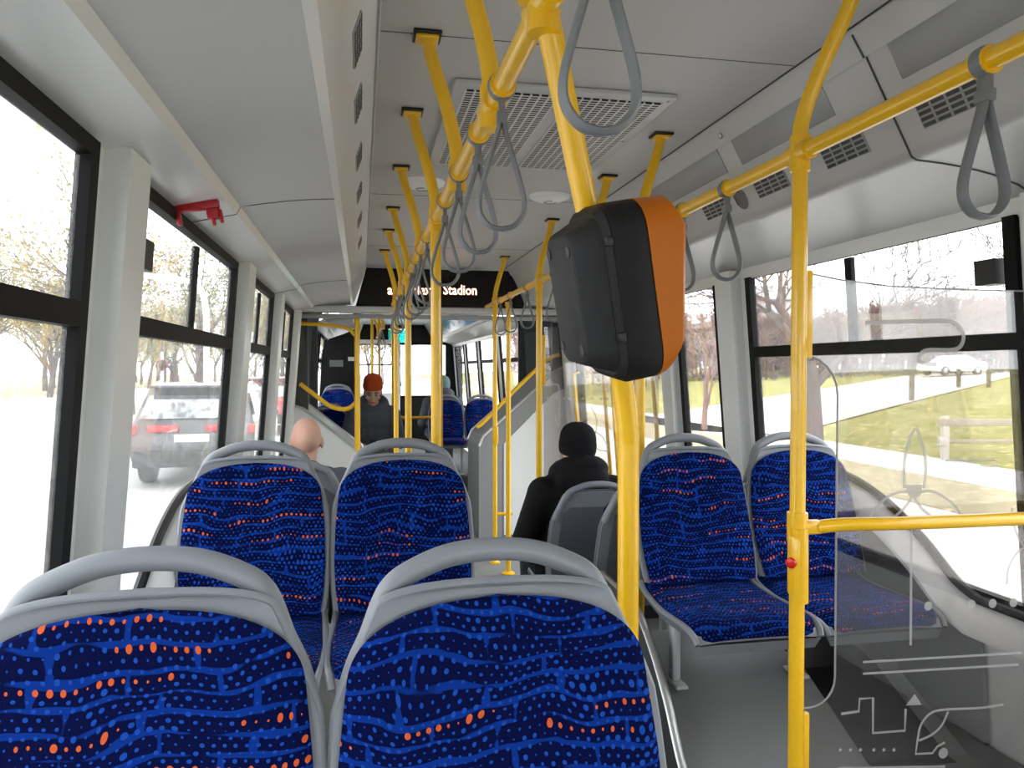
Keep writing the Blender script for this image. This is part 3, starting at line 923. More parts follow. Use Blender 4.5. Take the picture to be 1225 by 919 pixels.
for k, y in enumerate(LY):
    lab = 'grey strap loop hanging from the left handrail, %s from the camera' % ORD[k]
    if s1 is None: s1 = strap(lab, RL, y, 'strap loops on the left handrail')
    else: dup(s1, (RL, y, RZ), random.Random(k).uniform(-.15, .15), lab, 'strap loops on the left handrail')
s2 = None
for k, y in enumerate(RY):
    lab = 'grey strap loop hanging from the right handrail, %s from the camera' % ORD[k]
    if s2 is None: s2 = strap(lab, RR, y, 'strap loops on the right handrail', .027)
    else: dup(s2, (RR, y, RZ), random.Random(k + 40).uniform(-.2, .2), lab, 'strap loops on the right handrail')

# ------------------------------------------------------------------ glass partitions with etched drawings
def ribbon(mb, pts, w, Y, closed=False):
    """flat etched line on the plane Y"""
    P = [Vector((p[0], p[1])) for p in pts]
    n = len(P)
    vs = []
    for i in range(n):
        a = P[i - 1] if (i > 0 or closed) else P[i]; b = P[(i + 1) % n] if (i < n - 1 or closed) else P[i]
        t = (b - a).normalized(); nn = Vector((-t.y, t.x)) * (w / 2)
        for q in (P[i] + nn, P[i] - nn): vs.append((q.x, Y, q.y))
    fs = [(2 * i, 2 * i + 1, 2 * ((i + 1) % n) + 1, 2 * ((i + 1) % n)) for i in range(n if closed else n - 1)]
    mb.add(vs, fs)
def disc(mb, c, r, Y, n=16):
    mb.add([(c[0] + r * math.cos(2 * PI * k / n), Y, c[1] + r * math.sin(2 * PI * k / n)) for k in range(n)], [tuple(range(n))])

GY = 1.69
def gp(px, py):
    p = at_y(px, py, GY); return (p.x, p.z)
gpart = thing('glass_partition', 'tinted glass partition with etched line drawings, right of the near yellow pole', 'partition', (1.06, GY, .352))
X0, X1 = RR + .030, 1.875
def fillet(c, r, a0, a1, n=6): return [(c[0] + r * math.cos(math.radians(a0 + (a1 - a0) * k / n)), c[1] + r * math.sin(math.radians(a0 + (a1 - a0) * k / n))) for k in range(n + 1)]
ctop, cbot, cx = 1.585, .708, 1.158
out = [(X0, .42), (X1 + .02, .42), (X1, 1.752)] + [(1.5, 1.752), (1.3, 1.757), (1.16, 1.770), (X0, 1.785)]
out += [(X0, ctop)] + fillet((cx - .10, ctop - .10), .10, 90, 0) + fillet((cx - .07, cbot + .07), .07, 0, -90) + [(X0, cbot)]
mb = MB(); mb.prism([(p[0], GY, p[1]) for p in out], (0, .006, 0)); mb.build('glass_pane', M['pglass'], gpart, gpart.location, smooth=False)
for (z0, z1) in ((1.575, 1.79), (.42, .70)):
    mb = MB(); mb.box((RR + .030, GY + .003, (z0 + z1) / 2), (.026, .022, z1 - z0), .004); mb.build('clamp_strip', M['yellow'], gpart, gpart.location)
eb = MB()
edge_ = [(X0, ctop)] + fillet((cx - .10, ctop - .10), .10, 90, 0) + fillet((cx - .07, cbot + .07), .07, 0, -90) + [(X0, cbot)]
eb.tube([(p[0], GY + .003, p[1]) for p in edge_], .0028, 6); eb.tube([(p[0], GY + .003, p[1]) for p in [(X1, 1.752), (1.5, 1.752), (1.3, 1.757), (1.16, 1.770), (X0, 1.785)]], .0022, 6)
eb.build('polished_edge', M['lampgrey'], gpart, gpart.location)
et = MB(); EY = GY - .0012
def c2(pts, n=6): return [(p.x, p.y) for p in catmull([Vector((a, b, 0)) for a, b in pts], n)]
def L(pts, w=.008, smooth=False):
    q = [gp(*p) for p in pts]
    ribbon(et, c2(q) if smooth else q, w, EY)
L([(1035, 386), (1125, 384), (1142, 387), (1151, 397), (1152, 407), (1147, 416), (1136, 419), (1110, 419), (1101, 424), (1099, 430), (1104, 435), (1120, 436)], .011, True)
L([(1082, 584), (1081, 560), (1085, 535), (1095, 513), (1104, 535), (1107, 560), (1105, 584)], .009, True)
L([(1034, 632), (1047, 608), (1066, 592), (1085, 588), (1090, 590), (1086, 602), (1070, 618), (1050, 628), (1034, 632)], .007, True)
L([(1092, 590), (1115, 588), (1136, 600), (1148, 615), (1151, 628), (1140, 630), (1120, 622), (1104, 610), (1094, 596)], .007, True)
q = [gp(*p) for p in ((1083, 580), (1103, 580), (1101, 592), (1094, 598), (1086, 593))]; et.add([(a, EY - .0003, b) for a, b in q], [tuple(range(5))])
L([(1090, 625), (1089, 772)], .007)
L([(1210, 608), (1213, 630), (1222, 650), (1235, 662)], .007, True)
L([(1204, 699), (1206, 680), (1216, 662), (1235, 648)], .007, True)
for x, y in ((1110, 725), (1162, 723), (1187, 722), (1212, 721)): disc(et, gp(x, y), .012, EY)
L([(1032, 792), (1222, 781)], .006); L([(1032, 806), (1218, 795)], .006)
L([(1006, 854), (1027, 851), (1028, 836), (1044, 835), (1044, 877), (1082, 874), (1083, 848)], .007)
q = [gp(*p) for p in ((1083, 844), (1094, 830), (1102, 843))]; et.add([(a, EY - .0003, b) for a, b in q], [(0, 1, 2)])
L([(1097, 887), (1101, 868), (1112, 854), (1128, 849), (1170, 847), (1200, 843)], .006, True)
L([(1099, 886), (1114, 879), (1126, 868), (1134, 851)], .006, True)
L([(1097, 886), (1095, 902), (1115, 901), (1121, 893), (1130, 888)], .006)
disc(et, gp(1128, 901), .014, EY)
for x in (1005, 1017, 1029, 1045, 1057, 1069): disc(et, gp(x, 897), .0045, EY, 10)
L([(1130, 551), (1190, 551), (1194, 555), (1188, 558), (1172, 557)], .006)
L([(1003, 919), (1130, 917)], .006)
et.build('etched_drawing', M['etch'], gpart, gpart.location, smooth=False, fix=False)

# second screen further along, by the door
G2 = 4.44
g2 = thing('glass_partition', 'clear glass screen with etched dots and flower lines, beyond the person in the black beanie', 'partition', (1.06, G2, .3))
mb = MB(); mb.prism([(1.075, G2, .35), (1.82, G2, .35), (1.80, G2, 1.80), (1.075, G2, 1.80)], (0, .006, 0)); mb.build('glass_pane', M['pglass'], g2, g2.location, smooth=False)
mb = MB(); mb.box((1.072, G2 + .003, 1.60), (.022, .022, .30), .004); mb.build('clamp_strip', M['yellow'], g2, g2.location)
mb = MB(); mb.box((1.45, G2 + .003, .20), (.76, .03, .40), .004); mb.build('lower_panel', M['dark'], g2, g2.location)
et = MB(); EY = G2 - .002
def gp(px, py):
    p = at_y(px, py, G2); return (p.x, p.z)
L([(652, 443), (655, 443), (658, 447), (655, 453), (650, 457), (655, 460), (664, 460), (669, 466), (669, 510)], .010, True)
for x in (656, 661, 666, 676, 681, 697, 708, 719, 726): disc(et, gp(x, 477), .010, EY, 10)
L([(655, 496), (672, 496), (672, 499), (664, 499), (668, 512)], .008)
L([(707, 487), (713, 500), (713, 515), (708, 528)], .008, True)
L([(708, 515), (720, 522), (727, 535)], .008, True); L([(706, 525), (716, 538), (730, 540)], .008, True)
L([(709, 446), (717, 446)], .012)
et.build('etched_drawing', M['etch'], g2, g2.location, smooth=False, fix=False)
# ------------------------------------------------------------------ ceiling fittings, vents, display
gx0, gx1, gy0, gy1 = .285, 1.01, 2.33, 3.28
t = thing('air_return_grille', 'large white ceiling grille with two perforated fields behind the ticket machine pole', 'ceiling grille', ((gx0 + gx1) / 2, (gy0 + gy1) / 2, CEIL - .012))
mb = MB(); mb.box(((gx0 + gx1) / 2, (gy0 + gy1) / 2, CEIL - .009), (gx1 - gx0, gy1 - gy0, .016), .005); mb.build('grille_frame', M['lampgrey'] if False else M['duct'], t, t.location)
for a, b in ((gx0 + .035, (gx0 + gx1) / 2 - .022), ((gx0 + gx1) / 2 + .022, gx1 - .035)):
    mb = MB(); mb.box((0, 0, 0), (b - a, gy1 - gy0 - .09, .006), .002)
    o = mb.build('perforated_field', M['perf'], t); o.location = Vector(((a + b) / 2, (gy0 + gy1) / 2, CEIL - .0195)) - t.location
for x, y in ((gx0 + .02, gy1 - .03), ((gx0 + gx1) / 2, gy1 - .03), (gx1 - .02, gy1 - .03), (gx1 - .02, gy0 + .03), (gx1 - .02, (gy0 + gy1) / 2)):
    mb = MB(); mb.lathe([(.002, -.004), (.006, -.003), (.006, 0)], 10, Matrix.Translation((x, y, CEIL - .017))); mb.build('screw', M['alu'], t, t.location)
def dome(label, x, y):
    t = thing('ceiling_lamp', label, 'ceiling lamp', (x, y, CEIL - .03), 0, 'round ceiling lamps')
    mb = MB(); mb.lathe([(.085, -.018), (.10, -.012), (.108, 0), (.108, .002)], 28, Matrix.Translation((x, y, CEIL - .002))); mb.build('lamp_ring', M['white'], t, t.location)
    mb = MB(); mb.lathe([(.002, -.034), (.03, -.032), (.06, -.027), (.082, -.018), (.082, -.014)], 28, Matrix.Translation((x, y, CEIL - .002))); mb.build('lamp_cover', M['lamp'], t, t.location)
    mb = MB(); mb.tube([(x + .03 * math.cos(a), y + .03 * math.sin(a), CEIL - .035 + 0 * a) for a in [k * .35 for k in range(15)]], .0035, 6); mb.build('cover_ridge', M['lampgrey'], t, t.location)
dome('round white ceiling lamp on the left, behind the bent hangers', .29, 3.66)
dome('round white ceiling lamp on the right, above the ticket machine', .955, 3.82)

# vents on both ducts
def face_frame(side, f):
    """point, tangent (down the face) and outward normal at fraction f of the duct's side face"""
    if side == 'L': a, b = Vector((CL, CEIL)), Vector((-.058, 2.15))
    else: a, b = Vector((1.308, 2.372)), Vector((1.438, 2.135))
    p = a.lerp(b, f); tt = (b - a).normalized()
    n = Vector((-tt.y, tt.x))
    if side == 'L' and n.x < 0: n = -n
    if side == 'R' and n.x > 0: n = -n
    return p, tt, n
def on_face(side, f, y):
    p, tt, n = face_frame(side, f)
    yy = Vector((0, 1, 0)); d = Vector((tt.x, 0, tt.y)); nn = Vector((n.x, 0, n.y))
    if yy.cross(d).dot(nn) < 0: d = -d
    return Matrix(((yy.x, d.x, nn.x, p.x), (yy.y, d.y, nn.y, y), (yy.z, d.z, nn.z, p.y), (0, 0, 0, 1)))
def vent(side, y, f, label, group, L_=.20, W=.062):
    Mx = on_face(side, f, y)
    t = thing('air_vent', label, 'air vent', tuple(Mx.translation), 0, group)
    mb = MB(); mb.box((0, 0, .001), (L_, W, .006), .002, Mx); mb.build('vent_frame', M['lampgrey'], t, t.location)
    mb = MB()
    for k in range(4):
        for j in range(4): mb.box((-L_ / 2 + L_ * (k + .5) / 4, -W / 2 + W * (j + .5) / 4, .0045), (L_ / 4 - .010, W / 4 - .006, .0014), 0, Mx)
    mb.build('vent_slots', M['hole'], t, t.location, smooth=False)
for k, y in enumerate((1.20, 1.62, 2.03, 2.44, 2.86, 3.4, 3.82)):
    vent('R', y, .755, 'slotted air vent on the right duct below the rail, %s from the camera' % ORD[k], 'air vents on the right duct')
for k, y in enumerate((.98, 1.36, 1.78, 2.2, 2.75, 3.3, 3.9, 4.6)):
    vent('L', y, .50, 'slotted air vent on the side of the left duct, %s from the camera' % ORD[k], 'air vents on the left duct', .20, .055)
Mx = on_face('R', .76, 2.655)
t = thing('speaker_grille', 'round slotted loudspeaker grille on the right duct between two air vents', 'loudspeaker', tuple(Mx.translation))
mb = MB(); mb.lathe([(.052, 0), (.050, .003), (.002, .0035)], 24, Mx); mb.build('speaker_plate', M['duct'], t, t.location)
mb = MB()
for k in range(-4, 5):
    h = math.sqrt(max(0, .044 ** 2 - (k * .0095) ** 2)); mb.box((k * .0095, 0, .004), (.0045, 2 * h, .001), 0, Mx)
mb.build('speaker_slots', M['hole'], t, t.location, smooth=False)
for k, (a, b) in enumerate(((.9, 1.72), (2.0, 2.55), (2.66, 3.35), (3.46, 4.15))):
    Mx = on_face('R', .13, (a + b) / 2)
    t = thing('light_cover', 'flat grey unlit light cover on the right duct above the rail, %s from the camera' % ORD[k], 'light cover', tuple(Mx.translation), 0, 'light covers on the right duct')
    mb = MB(); mb.box((0, 0, .0005), (b - a, .125, .006), .003, Mx); mb.build('cover_plate', M['lampgrey'], t, t.location)
    mb = MB(); mb.box((0, -.068, .003), (b - a + .04, .006, .008), .002, Mx); mb.build('cover_lip', M['duct'], t, t.location)
for k, y in enumerate((1.98, 2.58)):
    Mx = on_face('R', -.12, y)
    sc = thing('key_lock', 'small round metal lock on the right duct, %s the duct seam' % ('just beyond' if k == 0 else 'further along beyond'), 'lock', tuple(Mx.translation))
    mb = MB(); mb.lathe([(.011, -.012), (.011, .016), (.006, .019), (.001, .019)], 12, Mx); mb.build('lock_body', M['alu'], sc, sc.location)

# red hammer holders on the left
def hammer(label, y):
    z = 2.022
    x = -.472
    Mx = Matrix.Translation((x, y, z)) @ Matrix.Rotation(math.radians(-9), 4, 'Y') @ Matrix.Rotation(PI / 2, 4, 'Z')
    t = thing('hammer_holder', label, 'hammer holder', (x, y, z))
    mb = MB(); mb.box((0, 0, .006), (.026, .125, .026), .004, Mx); mb.build('holder_back', M['red'], t, t.location)
    mb = MB(); mb.box((.0, .056, -.026), (.022, .014, .034), .003, Mx); mb.build('holder_hook', M['red'], t, t.location)
    mb = MB(); mb.box((0, -.042, -.022), (.036, .035, .03), .005, Mx); mb.box((.0, -.062, -.030), (.02, .010, .04), .003, Mx); mb.box((.0, -.040, -.040), (.02, .010, .03), .003, Mx); mb.build('holder_clip', M['red'], t, t.location)
hammer('red emergency hammer bracket above the second left window', 2.39)
hammer('small red bracket high on the left wall before the joint', 6.75)
t = thing('window_sticker', 'narrow dark sticker on the left pillar edge of the second left window', 'sticker', (xl(1.5) + .01, 2.07, 1.5))
mb = MB(); wall_prism(mb, 'L', 2.05, 2.085, 1.47, 1.62, -.016, -.0215); mb.build('sticker_sheet', mat('sticker_green', (.01, .03, .02), .4), t, t.location, smooth=False)

# passenger display across the bus end of the first section
DY = 6.62
t = thing('passenger_display', 'wide black passenger display with orange-white lettering Stadion under the ceiling', 'display', (.66, DY, 2.15))
dz0, dz1 = 2.085, 2.41
mb = MB(); mb.prism([(-.045, DY, dz0), (1.44, DY, dz0), (1.30, DY, dz1), (.045, DY, dz1)], (0, .16, 0)); mb.build('display_case', M['blackp'], t, t.location, smooth=False)
mb = MB(); mb.prism([(-.02, DY - .004, dz0 + .02), (1.41, DY - .004, dz0 + .02), (1.285, DY - .004, dz1 - .02), (.06, DY - .004, dz1 - .02)], (0, .006, 0)); mb.build('display_screen', M['screen'], t, t.location, smooth=False)
def text_mesh(name, s, size, loc, m, parent, origin, spacing=1.0, bold=.004, xs=.85):
    cu = bpy.data.curves.new(name, 'FONT'); cu.body = s; cu.size = size; cu.space_character = spacing; cu.offset = bold; cu.extrude = .0008; cu.resolution_u = 2
    o = bpy.data.objects.new(name, cu); COL.objects.link(o)
    dg = bpy.context.evaluated_depsgraph_get()
    me = bpy.data.meshes.new_from_object(o.evaluated_get(dg))
    bpy.data.objects.remove(o)
    Mt = Matrix.Translation(Vector(loc) - Vector(origin)) @ Matrix.Rotation(PI / 2, 4, 'X') @ Matrix.Diagonal((xs, 1, 1, 1))
    me.transform(Mt); me.materials.clear(); me.materials.append(m)
    ob = bpy.data.objects.new(name, me); COL.objects.link(ob); ob.parent = parent
    return ob
for s, px in (('a', 463.5), ('Next', 491), ('Stadion', 530)):
    p = at_y(px, 352, DY - .009)
    text_mesh('led_text', s, .118, (p.x, DY - .009, p.z), M['led'], t, t.location, 1.0, .0022)
# bulkhead strip under the display
trim(MB().box((.65, DY + .05, 2.055), (2.3, .14, .055), .012), M['duct_side'])
trim(MB().box((.65, DY + .10, 2.00), (2.3, .10, .035), .008), M['lampgrey'])

# ------------------------------------------------------------------ the joint and the front section
JE = 8.55
def bellows(side, label):
    x0 = (xl(1.6) - .02) if side == 'L' else (xr(1.6) + .02)
    s = 1 if side == 'L' else -1
    t = thing('joint_bellows', label, 'bellows', (x0, 7.75, .6))
    ys = [7.02 + (JE - 7.02) * k / 22 for k in range(23)]
    rows = []
    for z in (.25, .8, 1.5, 1.95, 2.2):
        lean = s * max(0, (z - 1.9)) * .55
        rows.append([(x0 + lean + s * (.05 if k % 2 else 0.0), y, z) for k, y in enumerate(ys)])
    mb = MB(); mb.grid(rows)
    mb.build('fold_skin', M['bellows'], t, t.location, smooth=False)
    mb = MB()
    for y in (7.0, JE):
        mb = MB(); mb.box((x0 + s * .05, y, 1.2), (.16, .05, 1.9), .01); mb.build('joint_frame', M['dark'], t, t.location)
bellows('L', 'dark ribbed joint bellows on the left, beyond the last left window')
bellows('R', 'dark ribbed joint bellows on the right, left of the ticket machine')
trim(MB().box((.65, (7.0 + JE) / 2, 2.47), (2.3, JE - 7.0, .05)), M['white'])
trim(sheet([(xl(WT) - .03, 2.18), (-.42, 2.32), (-.1, 2.43)], 7.0, JE, .03), M['white'])
trim(sheet([(1.4, 2.43), (1.72, 2.32), (xr(WT) + .03, 2.18)], 7.0, JE, .03), M['white'])
def fairing(side, label):
    if side == 'L': poly = [(-.66, 0), (-.66, 1.25), (-.50, 1.20), (.0, .80), (.03, .72), (.03, 0)]
    else: poly = [(1.96, 0), (1.96, 1.62), (1.76, 1.52), (1.09, .93), (1.05, .84), (1.05, 0)]
    t = thing('joint_fairing', label, 'joint fairing', (poly[0][0], 7.0, 0))
    mb = MB(); mb.prism([(p[0], 6.86, p[1]) for p in poly], (0, .72, 0)); mb.build('fairing_body', M['wall'] if side == 'L' else M['midgrey'], t, t.location, smooth=False)
    for yy in (6.855, 7.585):
        mb = MB(); mb.tube([(p[0], yy, p[1] + .003) for p in poly[1:-1]], .012, 8); mb.build('fairing_edge', M['alu'], t, t.location)
    mb = MB()
    if side == 'R':
        mb.prism([(1.94, 6.855, .02), (1.94, 6.855, 1.40), (1.75, 6.855, 1.32), (1.28, 6.855, .86), (1.28, 6.855, .02)], (0, -.006, 0)); mb.build('end_panel', M['wall'], t, t.location, smooth=False)
        r = catmull([(1.02, 6.80, 1.02), (1.10, 6.80, 1.08), (1.40, 6.80, 1.38), (1.68, 6.80, 1.63), (1.80, 6.85, 1.68)], 5)
    else:
        r = catmull([(-.52, 6.80, 1.42), (-.42, 6.80, 1.34), (-.26, 6.80, 1.22), (-.12, 6.80, 1.20), (-.03, 6.80, 1.27)], 5)
    mb = MB(); mb.tube(r, .019, 10); mb.build('guard_rail', M['yellow'], t, t.location)
fairing('L', 'pale sloping joint fairing with yellow guard rail at the left wall')
fairing('R', 'grey sloping joint fairing with yellow guard rail, left of the person in the black beanie')
def plain_pole(label, x, y, z0=0, z1=2.1, r=RT, arms=(), group=None, name='grab_pole'):
    t = thing(name, label, 'pole', (x, y, z0), 0, group)
    mb = MB(); mb.tube([(x, y, z0), (x, y, z1)], r, 12); mb.build('pole_tube', M['yellow'], t, t.location)
    mb = MB(); mb.lathe([(.05, 0), (.05, .006), (r + .004, .02)], 16, Matrix.Translation((x, y, z0))); mb.build('foot_collar', M['yellow'], t, t.location)
    mb = MB(); mb.tube([(x, y, z1 - .03), (x, y, z1)], r + .007, 12); mb.build('top_clamp', M['yellow'], t, t.location)
    for a in arms:
        mb = MB(); mb.tube(catmull(a, 5), .017, 10); mb.build('side_arm', M['yellow'], t, t.location)
    return t
plain_pole('stout yellow pole with a side arm at the left edge of the joint', -.035, 6.78, 0, 2.05, .026,
           [[(-.035, 6.78, 1.82), (-.12, 6.79, 1.90), (-.30, 6.8, 1.93), (-.52, 6.8, 1.94)]])
plain_pole('yellow pole beside the right joint fairing with clamp half way down', 1.085, 5.62, 0, 2.05)
plain_pole('dark yellow pole right of the far blue seats at the joint', .90, 8.75, 0, 2.15)
plain_pole('far yellow pole left of the windscreen centre', .36, 8.9, 0, 2.3, .02, [[(.36, 8.9, 1.0), (.5, 8.9, .98), (.8, 8.9, .98)]])
plain_pole('far yellow pole in the middle of the front section', .66, 11.0, 0, 2.3, .02)
plain_pole('far yellow pole behind the orange hat', .14, 10.2, 0, 2.3, .02)
plain_pole('far yellow pole right of the orange hat', .26, 11.4, 0, 2.3, .02)

# front section, beyond the joint
F0, F1 = JE, 15.6
FW = [(8.75, 10.2), (10.5, 12.0), (12.3, 13.6), (13.9, 15.2)]
side_wall('L', FW, F0, F1, None, 'wall_front_left'); side_wall('R', FW, F0, F1, None, 'wall_front_right')
for a, b in FW: window('L', a, b, divider=False, gl='glassL')
for a, b in FW: window('R', a, b, divider=False)
trim(MB().box((.65, (F0 + F1) / 2, CEIL + .03), (2.0, F1 - F0, .06)), M['ceil'])
trim(sheet(prof, F0, F1, .03), M['duct']); trim(sheet(strip_l, F0, F1, .03), M['strip']); trim(sheet(side_l, F0, F1, .03), M['strip']); trim(sheet(strip_r, F0, F1, .03), M['strip']); trim(sheet(profr, F0, F1, .03), M['duct_side'])
Mx = on_face('R', .5, 11.6)
t = thing('blue_light_band', 'long blue panel with dark dots along the far right duct', 'panel', tuple(Mx.translation))
mb = MB(); mb.box((0, 0, .002), (4.6, .24, .008), .002, Mx); mb.build('panel_sheet', M['bluepanel'], t, t.location)
mb = MB()
for k in range(7): mb.lathe([(.035, .007), (.035, .0085)], 12, Mx @ Matrix.Translation((-1.9 + k * .62, .03, 0)))
mb.build('panel_dots', M['screen'], t, t.location)
# windscreen end
mb = MB()
for (a, b, c, d) in ((-.75, 2.05, 0, .95), (-.75, 2.05, 2.40, 2.55), (-.75, -.45, .95, 2.4), (1.75, 2.05, .95, 2.4)): mb.box(((a + b) / 2, F1 + .03, (c + d) / 2), (b - a, .06, d - c))
struct('wall_front', mb, M['blackp'], smooth=False)
win_n[0] += 1
w = MB()
for (a, b, c, d) in ((-.45, 1.75, .95, 1.0), (-.45, 1.75, 2.36, 2.4), (-.45, -.40, 1.0, 2.36), (1.70, 1.75, 1.0, 2.36), (.70, .78, 1.0, 2.05), (-.4, 1.70, 2.03, 2.08)): w.box(((a + b) / 2, F1 + .03, (c + d) / 2), (b - a, .07, d - c))
wo = struct('window_%d' % win_n[0], w, M['gasket'], smooth=False)
g = MB(); g.box((.65, F1 + .03, 1.50), (2.14, .006, 1.06)); g.build('windscreen_pane', M['glass'], wo, smooth=False)
g = MB(); g.box((.74, F1 + .03, 2.21), (.42, .006, .26)); g.build('sunshade_pane', M['cyan'], wo, smooth=False)
for q in ((.05, .98), (1.34, .76)):
    g = MB(); g.box((q[0], F1 + .03, 2.22), (q[1], .03, .30)); g.build('header_panel', M['screen'], wo, smooth=False)
# driver's cab bulkhead, dark cabinet with a notice
t = thing('cab_partition', 'white driver partition with black window lines beyond the orange hat', 'partition', (.12, 13.4, 0))
mb = MB()
for (a, b, c, d) in ((-.55, .66, 0, 1.12), (-.55, .66, 1.98, 2.05), (-.55, -.45, 1.12, 1.98), (.60, .66, 1.12, 1.98)): mb.box(((a + b) / 2, 13.4, (c + d) / 2), (b - a, .05, d - c), .004)
mb.build('partition_frame', M['white'], t, t.location)
mb = MB(); mb.box((.08, 13.4, 1.55), (1.06, .008, .86)); mb.build('partition_pane', M['glass'], t, t.location)
mb = MB(); mb.box((.08, 13.37, 1.62), (1.1, .012, .025)); mb.box((.30, 13.37, 1.40), (.02, .012, .45)); mb.build('partition_bars', M['black'], t, t.location)
t = thing('equipment_cabinet', 'tall black equipment cabinet at the left of the front section behind a far blue seat', 'cabinet', (-.30, 10.9, 0))
mb = MB(); mb.prism([(-.585, 10.5, .39), (-.02, 10.5, .39), (-.02, 10.5, 2.12), (-.22, 10.5, 2.02), (-.42, 10.5, 1.95), (-.515, 10.5, 1.80)], (0, .8, 0)); mb.build('cabinet_body', M['screen'], t, t.location, smooth=False)
mb = MB(); mb.box((-.10, 10.495, 1.68), (.15, .004, .055)); mb.build('notice', M['paper'], t, t.location)
mb = MB(); mb.box((-.33, 10.49, 1.62), (.18, .012, .09), .004); mb.build('cabinet_handle', M['midgrey'], t, t.location)
slab(.80, 1.97, 9.0, 11.5, .26, 'dark'); slab(-.68, .02, 9.55, 10.4, .385, 'dark'); slab(-.68, .40, 8.05, 9.5, .10, 'dark'); slab(-.66, -.10, 8.30, 9.0, .19, 'dark', .1)
trim(MB().box((1.38, 8.99, .025), (1.16, .02, .05), .004), M['alu'])

rail('ceiling_handrail', 'far yellow handrail along the ceiling of the front section', [(RL, 9.0, RZ), (RL, 11, RZ), (RL, 13.0, RZ)], RT, [(RL, y, RZ) for y in (9.6, 10.1, 11.1)])
hanger('L', 9.3, 'far yellow bent hanger just beyond the joint', kind='rail_hanger')
hanger('L', 10.6, 'far yellow bent hanger half way along the front section', kind='rail_hanger')
hanger('L', 12.0, 'far yellow bent hanger near the driver partition', kind='rail_hanger')
for k, y in enumerate((9.6, 10.1, 11.1)): dup(s1, (RL, y, RZ), .1 * k, 'grey strap loop on the far handrail of the front section, %s from the camera' % ORD[k], 'strap loops in the front section')
# ------------------------------------------------------------------ people
M['skin'] = mat('skin', (.62, .36, .27), .55, 0, .4, .08, 12)
M['coat_black'] = mat('black_puffer_cloth', (.007, .007, .008), .8, 0, .15, .2, 10, .4, 90)
M['coat_grey'] = mat('dark_grey_cloth', (.085, .092, .115), .8, 0, .3, .2, 10, .4, 90)
M['trouser'] = mat('dark_trousers', (.03, .032, .04), .85)
M['knit_black'] = mat('black_knit', (.008, .008, .010), .9, 0, .2, .2, 30, .8, 260)
M['knit_orange'] = mat('orange_knit', (.50, .075, .015), .9, 0, .2, .25, 30, .8, 120)
M['knit_teal'] = mat('teal_grey_knit', (.17, .27, .28), .9, 0, .2, .2, 30, .6, 200)
M['hair'] = mat('dark_hair', (.03, .02, .015), .7)
M['shoe'] = mat('black_shoe', (.015, .015, .015), .4)
M['bag'] = mat('grey_bag_cloth', (.12, .12, .11), .85)

def mirror(p): return (-p[0], p[1], p[2])
def head_mesh(mb, c, tilt=0.0):
    """head facing -Y about centre c; features come out of the one surface"""
    R = Matrix.Translation(c) @ Matrix.Rotation(tilt, 4, 'X')
    mb.ball((0, .012, .025), (.076, .096, .098), 20, 14, R)
    mb.ball((0, -.030, -.050), (.056, .062, .068), 18, 12, R)
    mb.ball((0, -.062, -.098), (.026, .024, .020), 12, 8, R)          # chin
    mb.caps([R @ Vector((0, -.090, .012)), R @ Vector((0, -.106, -.022)), R @ Vector((0, -.104, -.032))], [.009, .013, .014], 10)   # nose
    mb.ball((0, -.088, -.060), (.026, .012, .007), 12, 8, R); mb.ball((0, -.086, -.070), (.022, .012, .008), 12, 8, R)  # lips
    for s in (-1, 1):
        mb.ball((s * .030, -.080, .020), (.020, .012, .008), 10, 8, R)  # brow
        mb.ball((s * .030, -.076, .002), (.013, .010, .009), 10, 8, R)  # eye
        mb.ball((s * .045, -.058, -.030), (.026, .024, .022), 10, 8, R)
        mb.ball((s * .080, .008, -.012), (.010, .020, .032), 10, 8, R)  # ear
def hand_mesh(mb, wrist, dirv, up, s):
    """palm, four fingers of different lengths and a thumb, curled"""
    d = Vector(dirv).normalized(); u = Vector(up); u = (u - d * u.dot(d)).normalized(); r = d.cross(u) * s
    w = Vector(wrist)
    mb.caps([w, w + d * .035], [.026, .030], 10)
    for k in (-1, 0, 1): mb.caps([w + d * .03 + r * (.018 * k), w + d * .085 + r * (.020 * k)], [.015, .015], 8)
    for k, L_ in enumerate((.070, .080, .074, .056)):
        b = w + d * .085 + r * (-.030 + .020 * k)
        m1 = b + d * L_ * .45 - u * L_ * .15; m2 = m1 + d * L_ * .22 - u * L_ * .3; m3 = m2 - d * L_ * .02 - u * L_ * .28
        mb.caps([b, m1, m2, m3], [.0105, .0098, .009, .0082], 8)
    t0 = w + d * .03 - r * .028
    mb.caps([t0, t0 + d * .03 - r * .022 - u * .012, t0 + d * .058 - r * .020 - u * .03], [.013, .0115, .0095], 8)

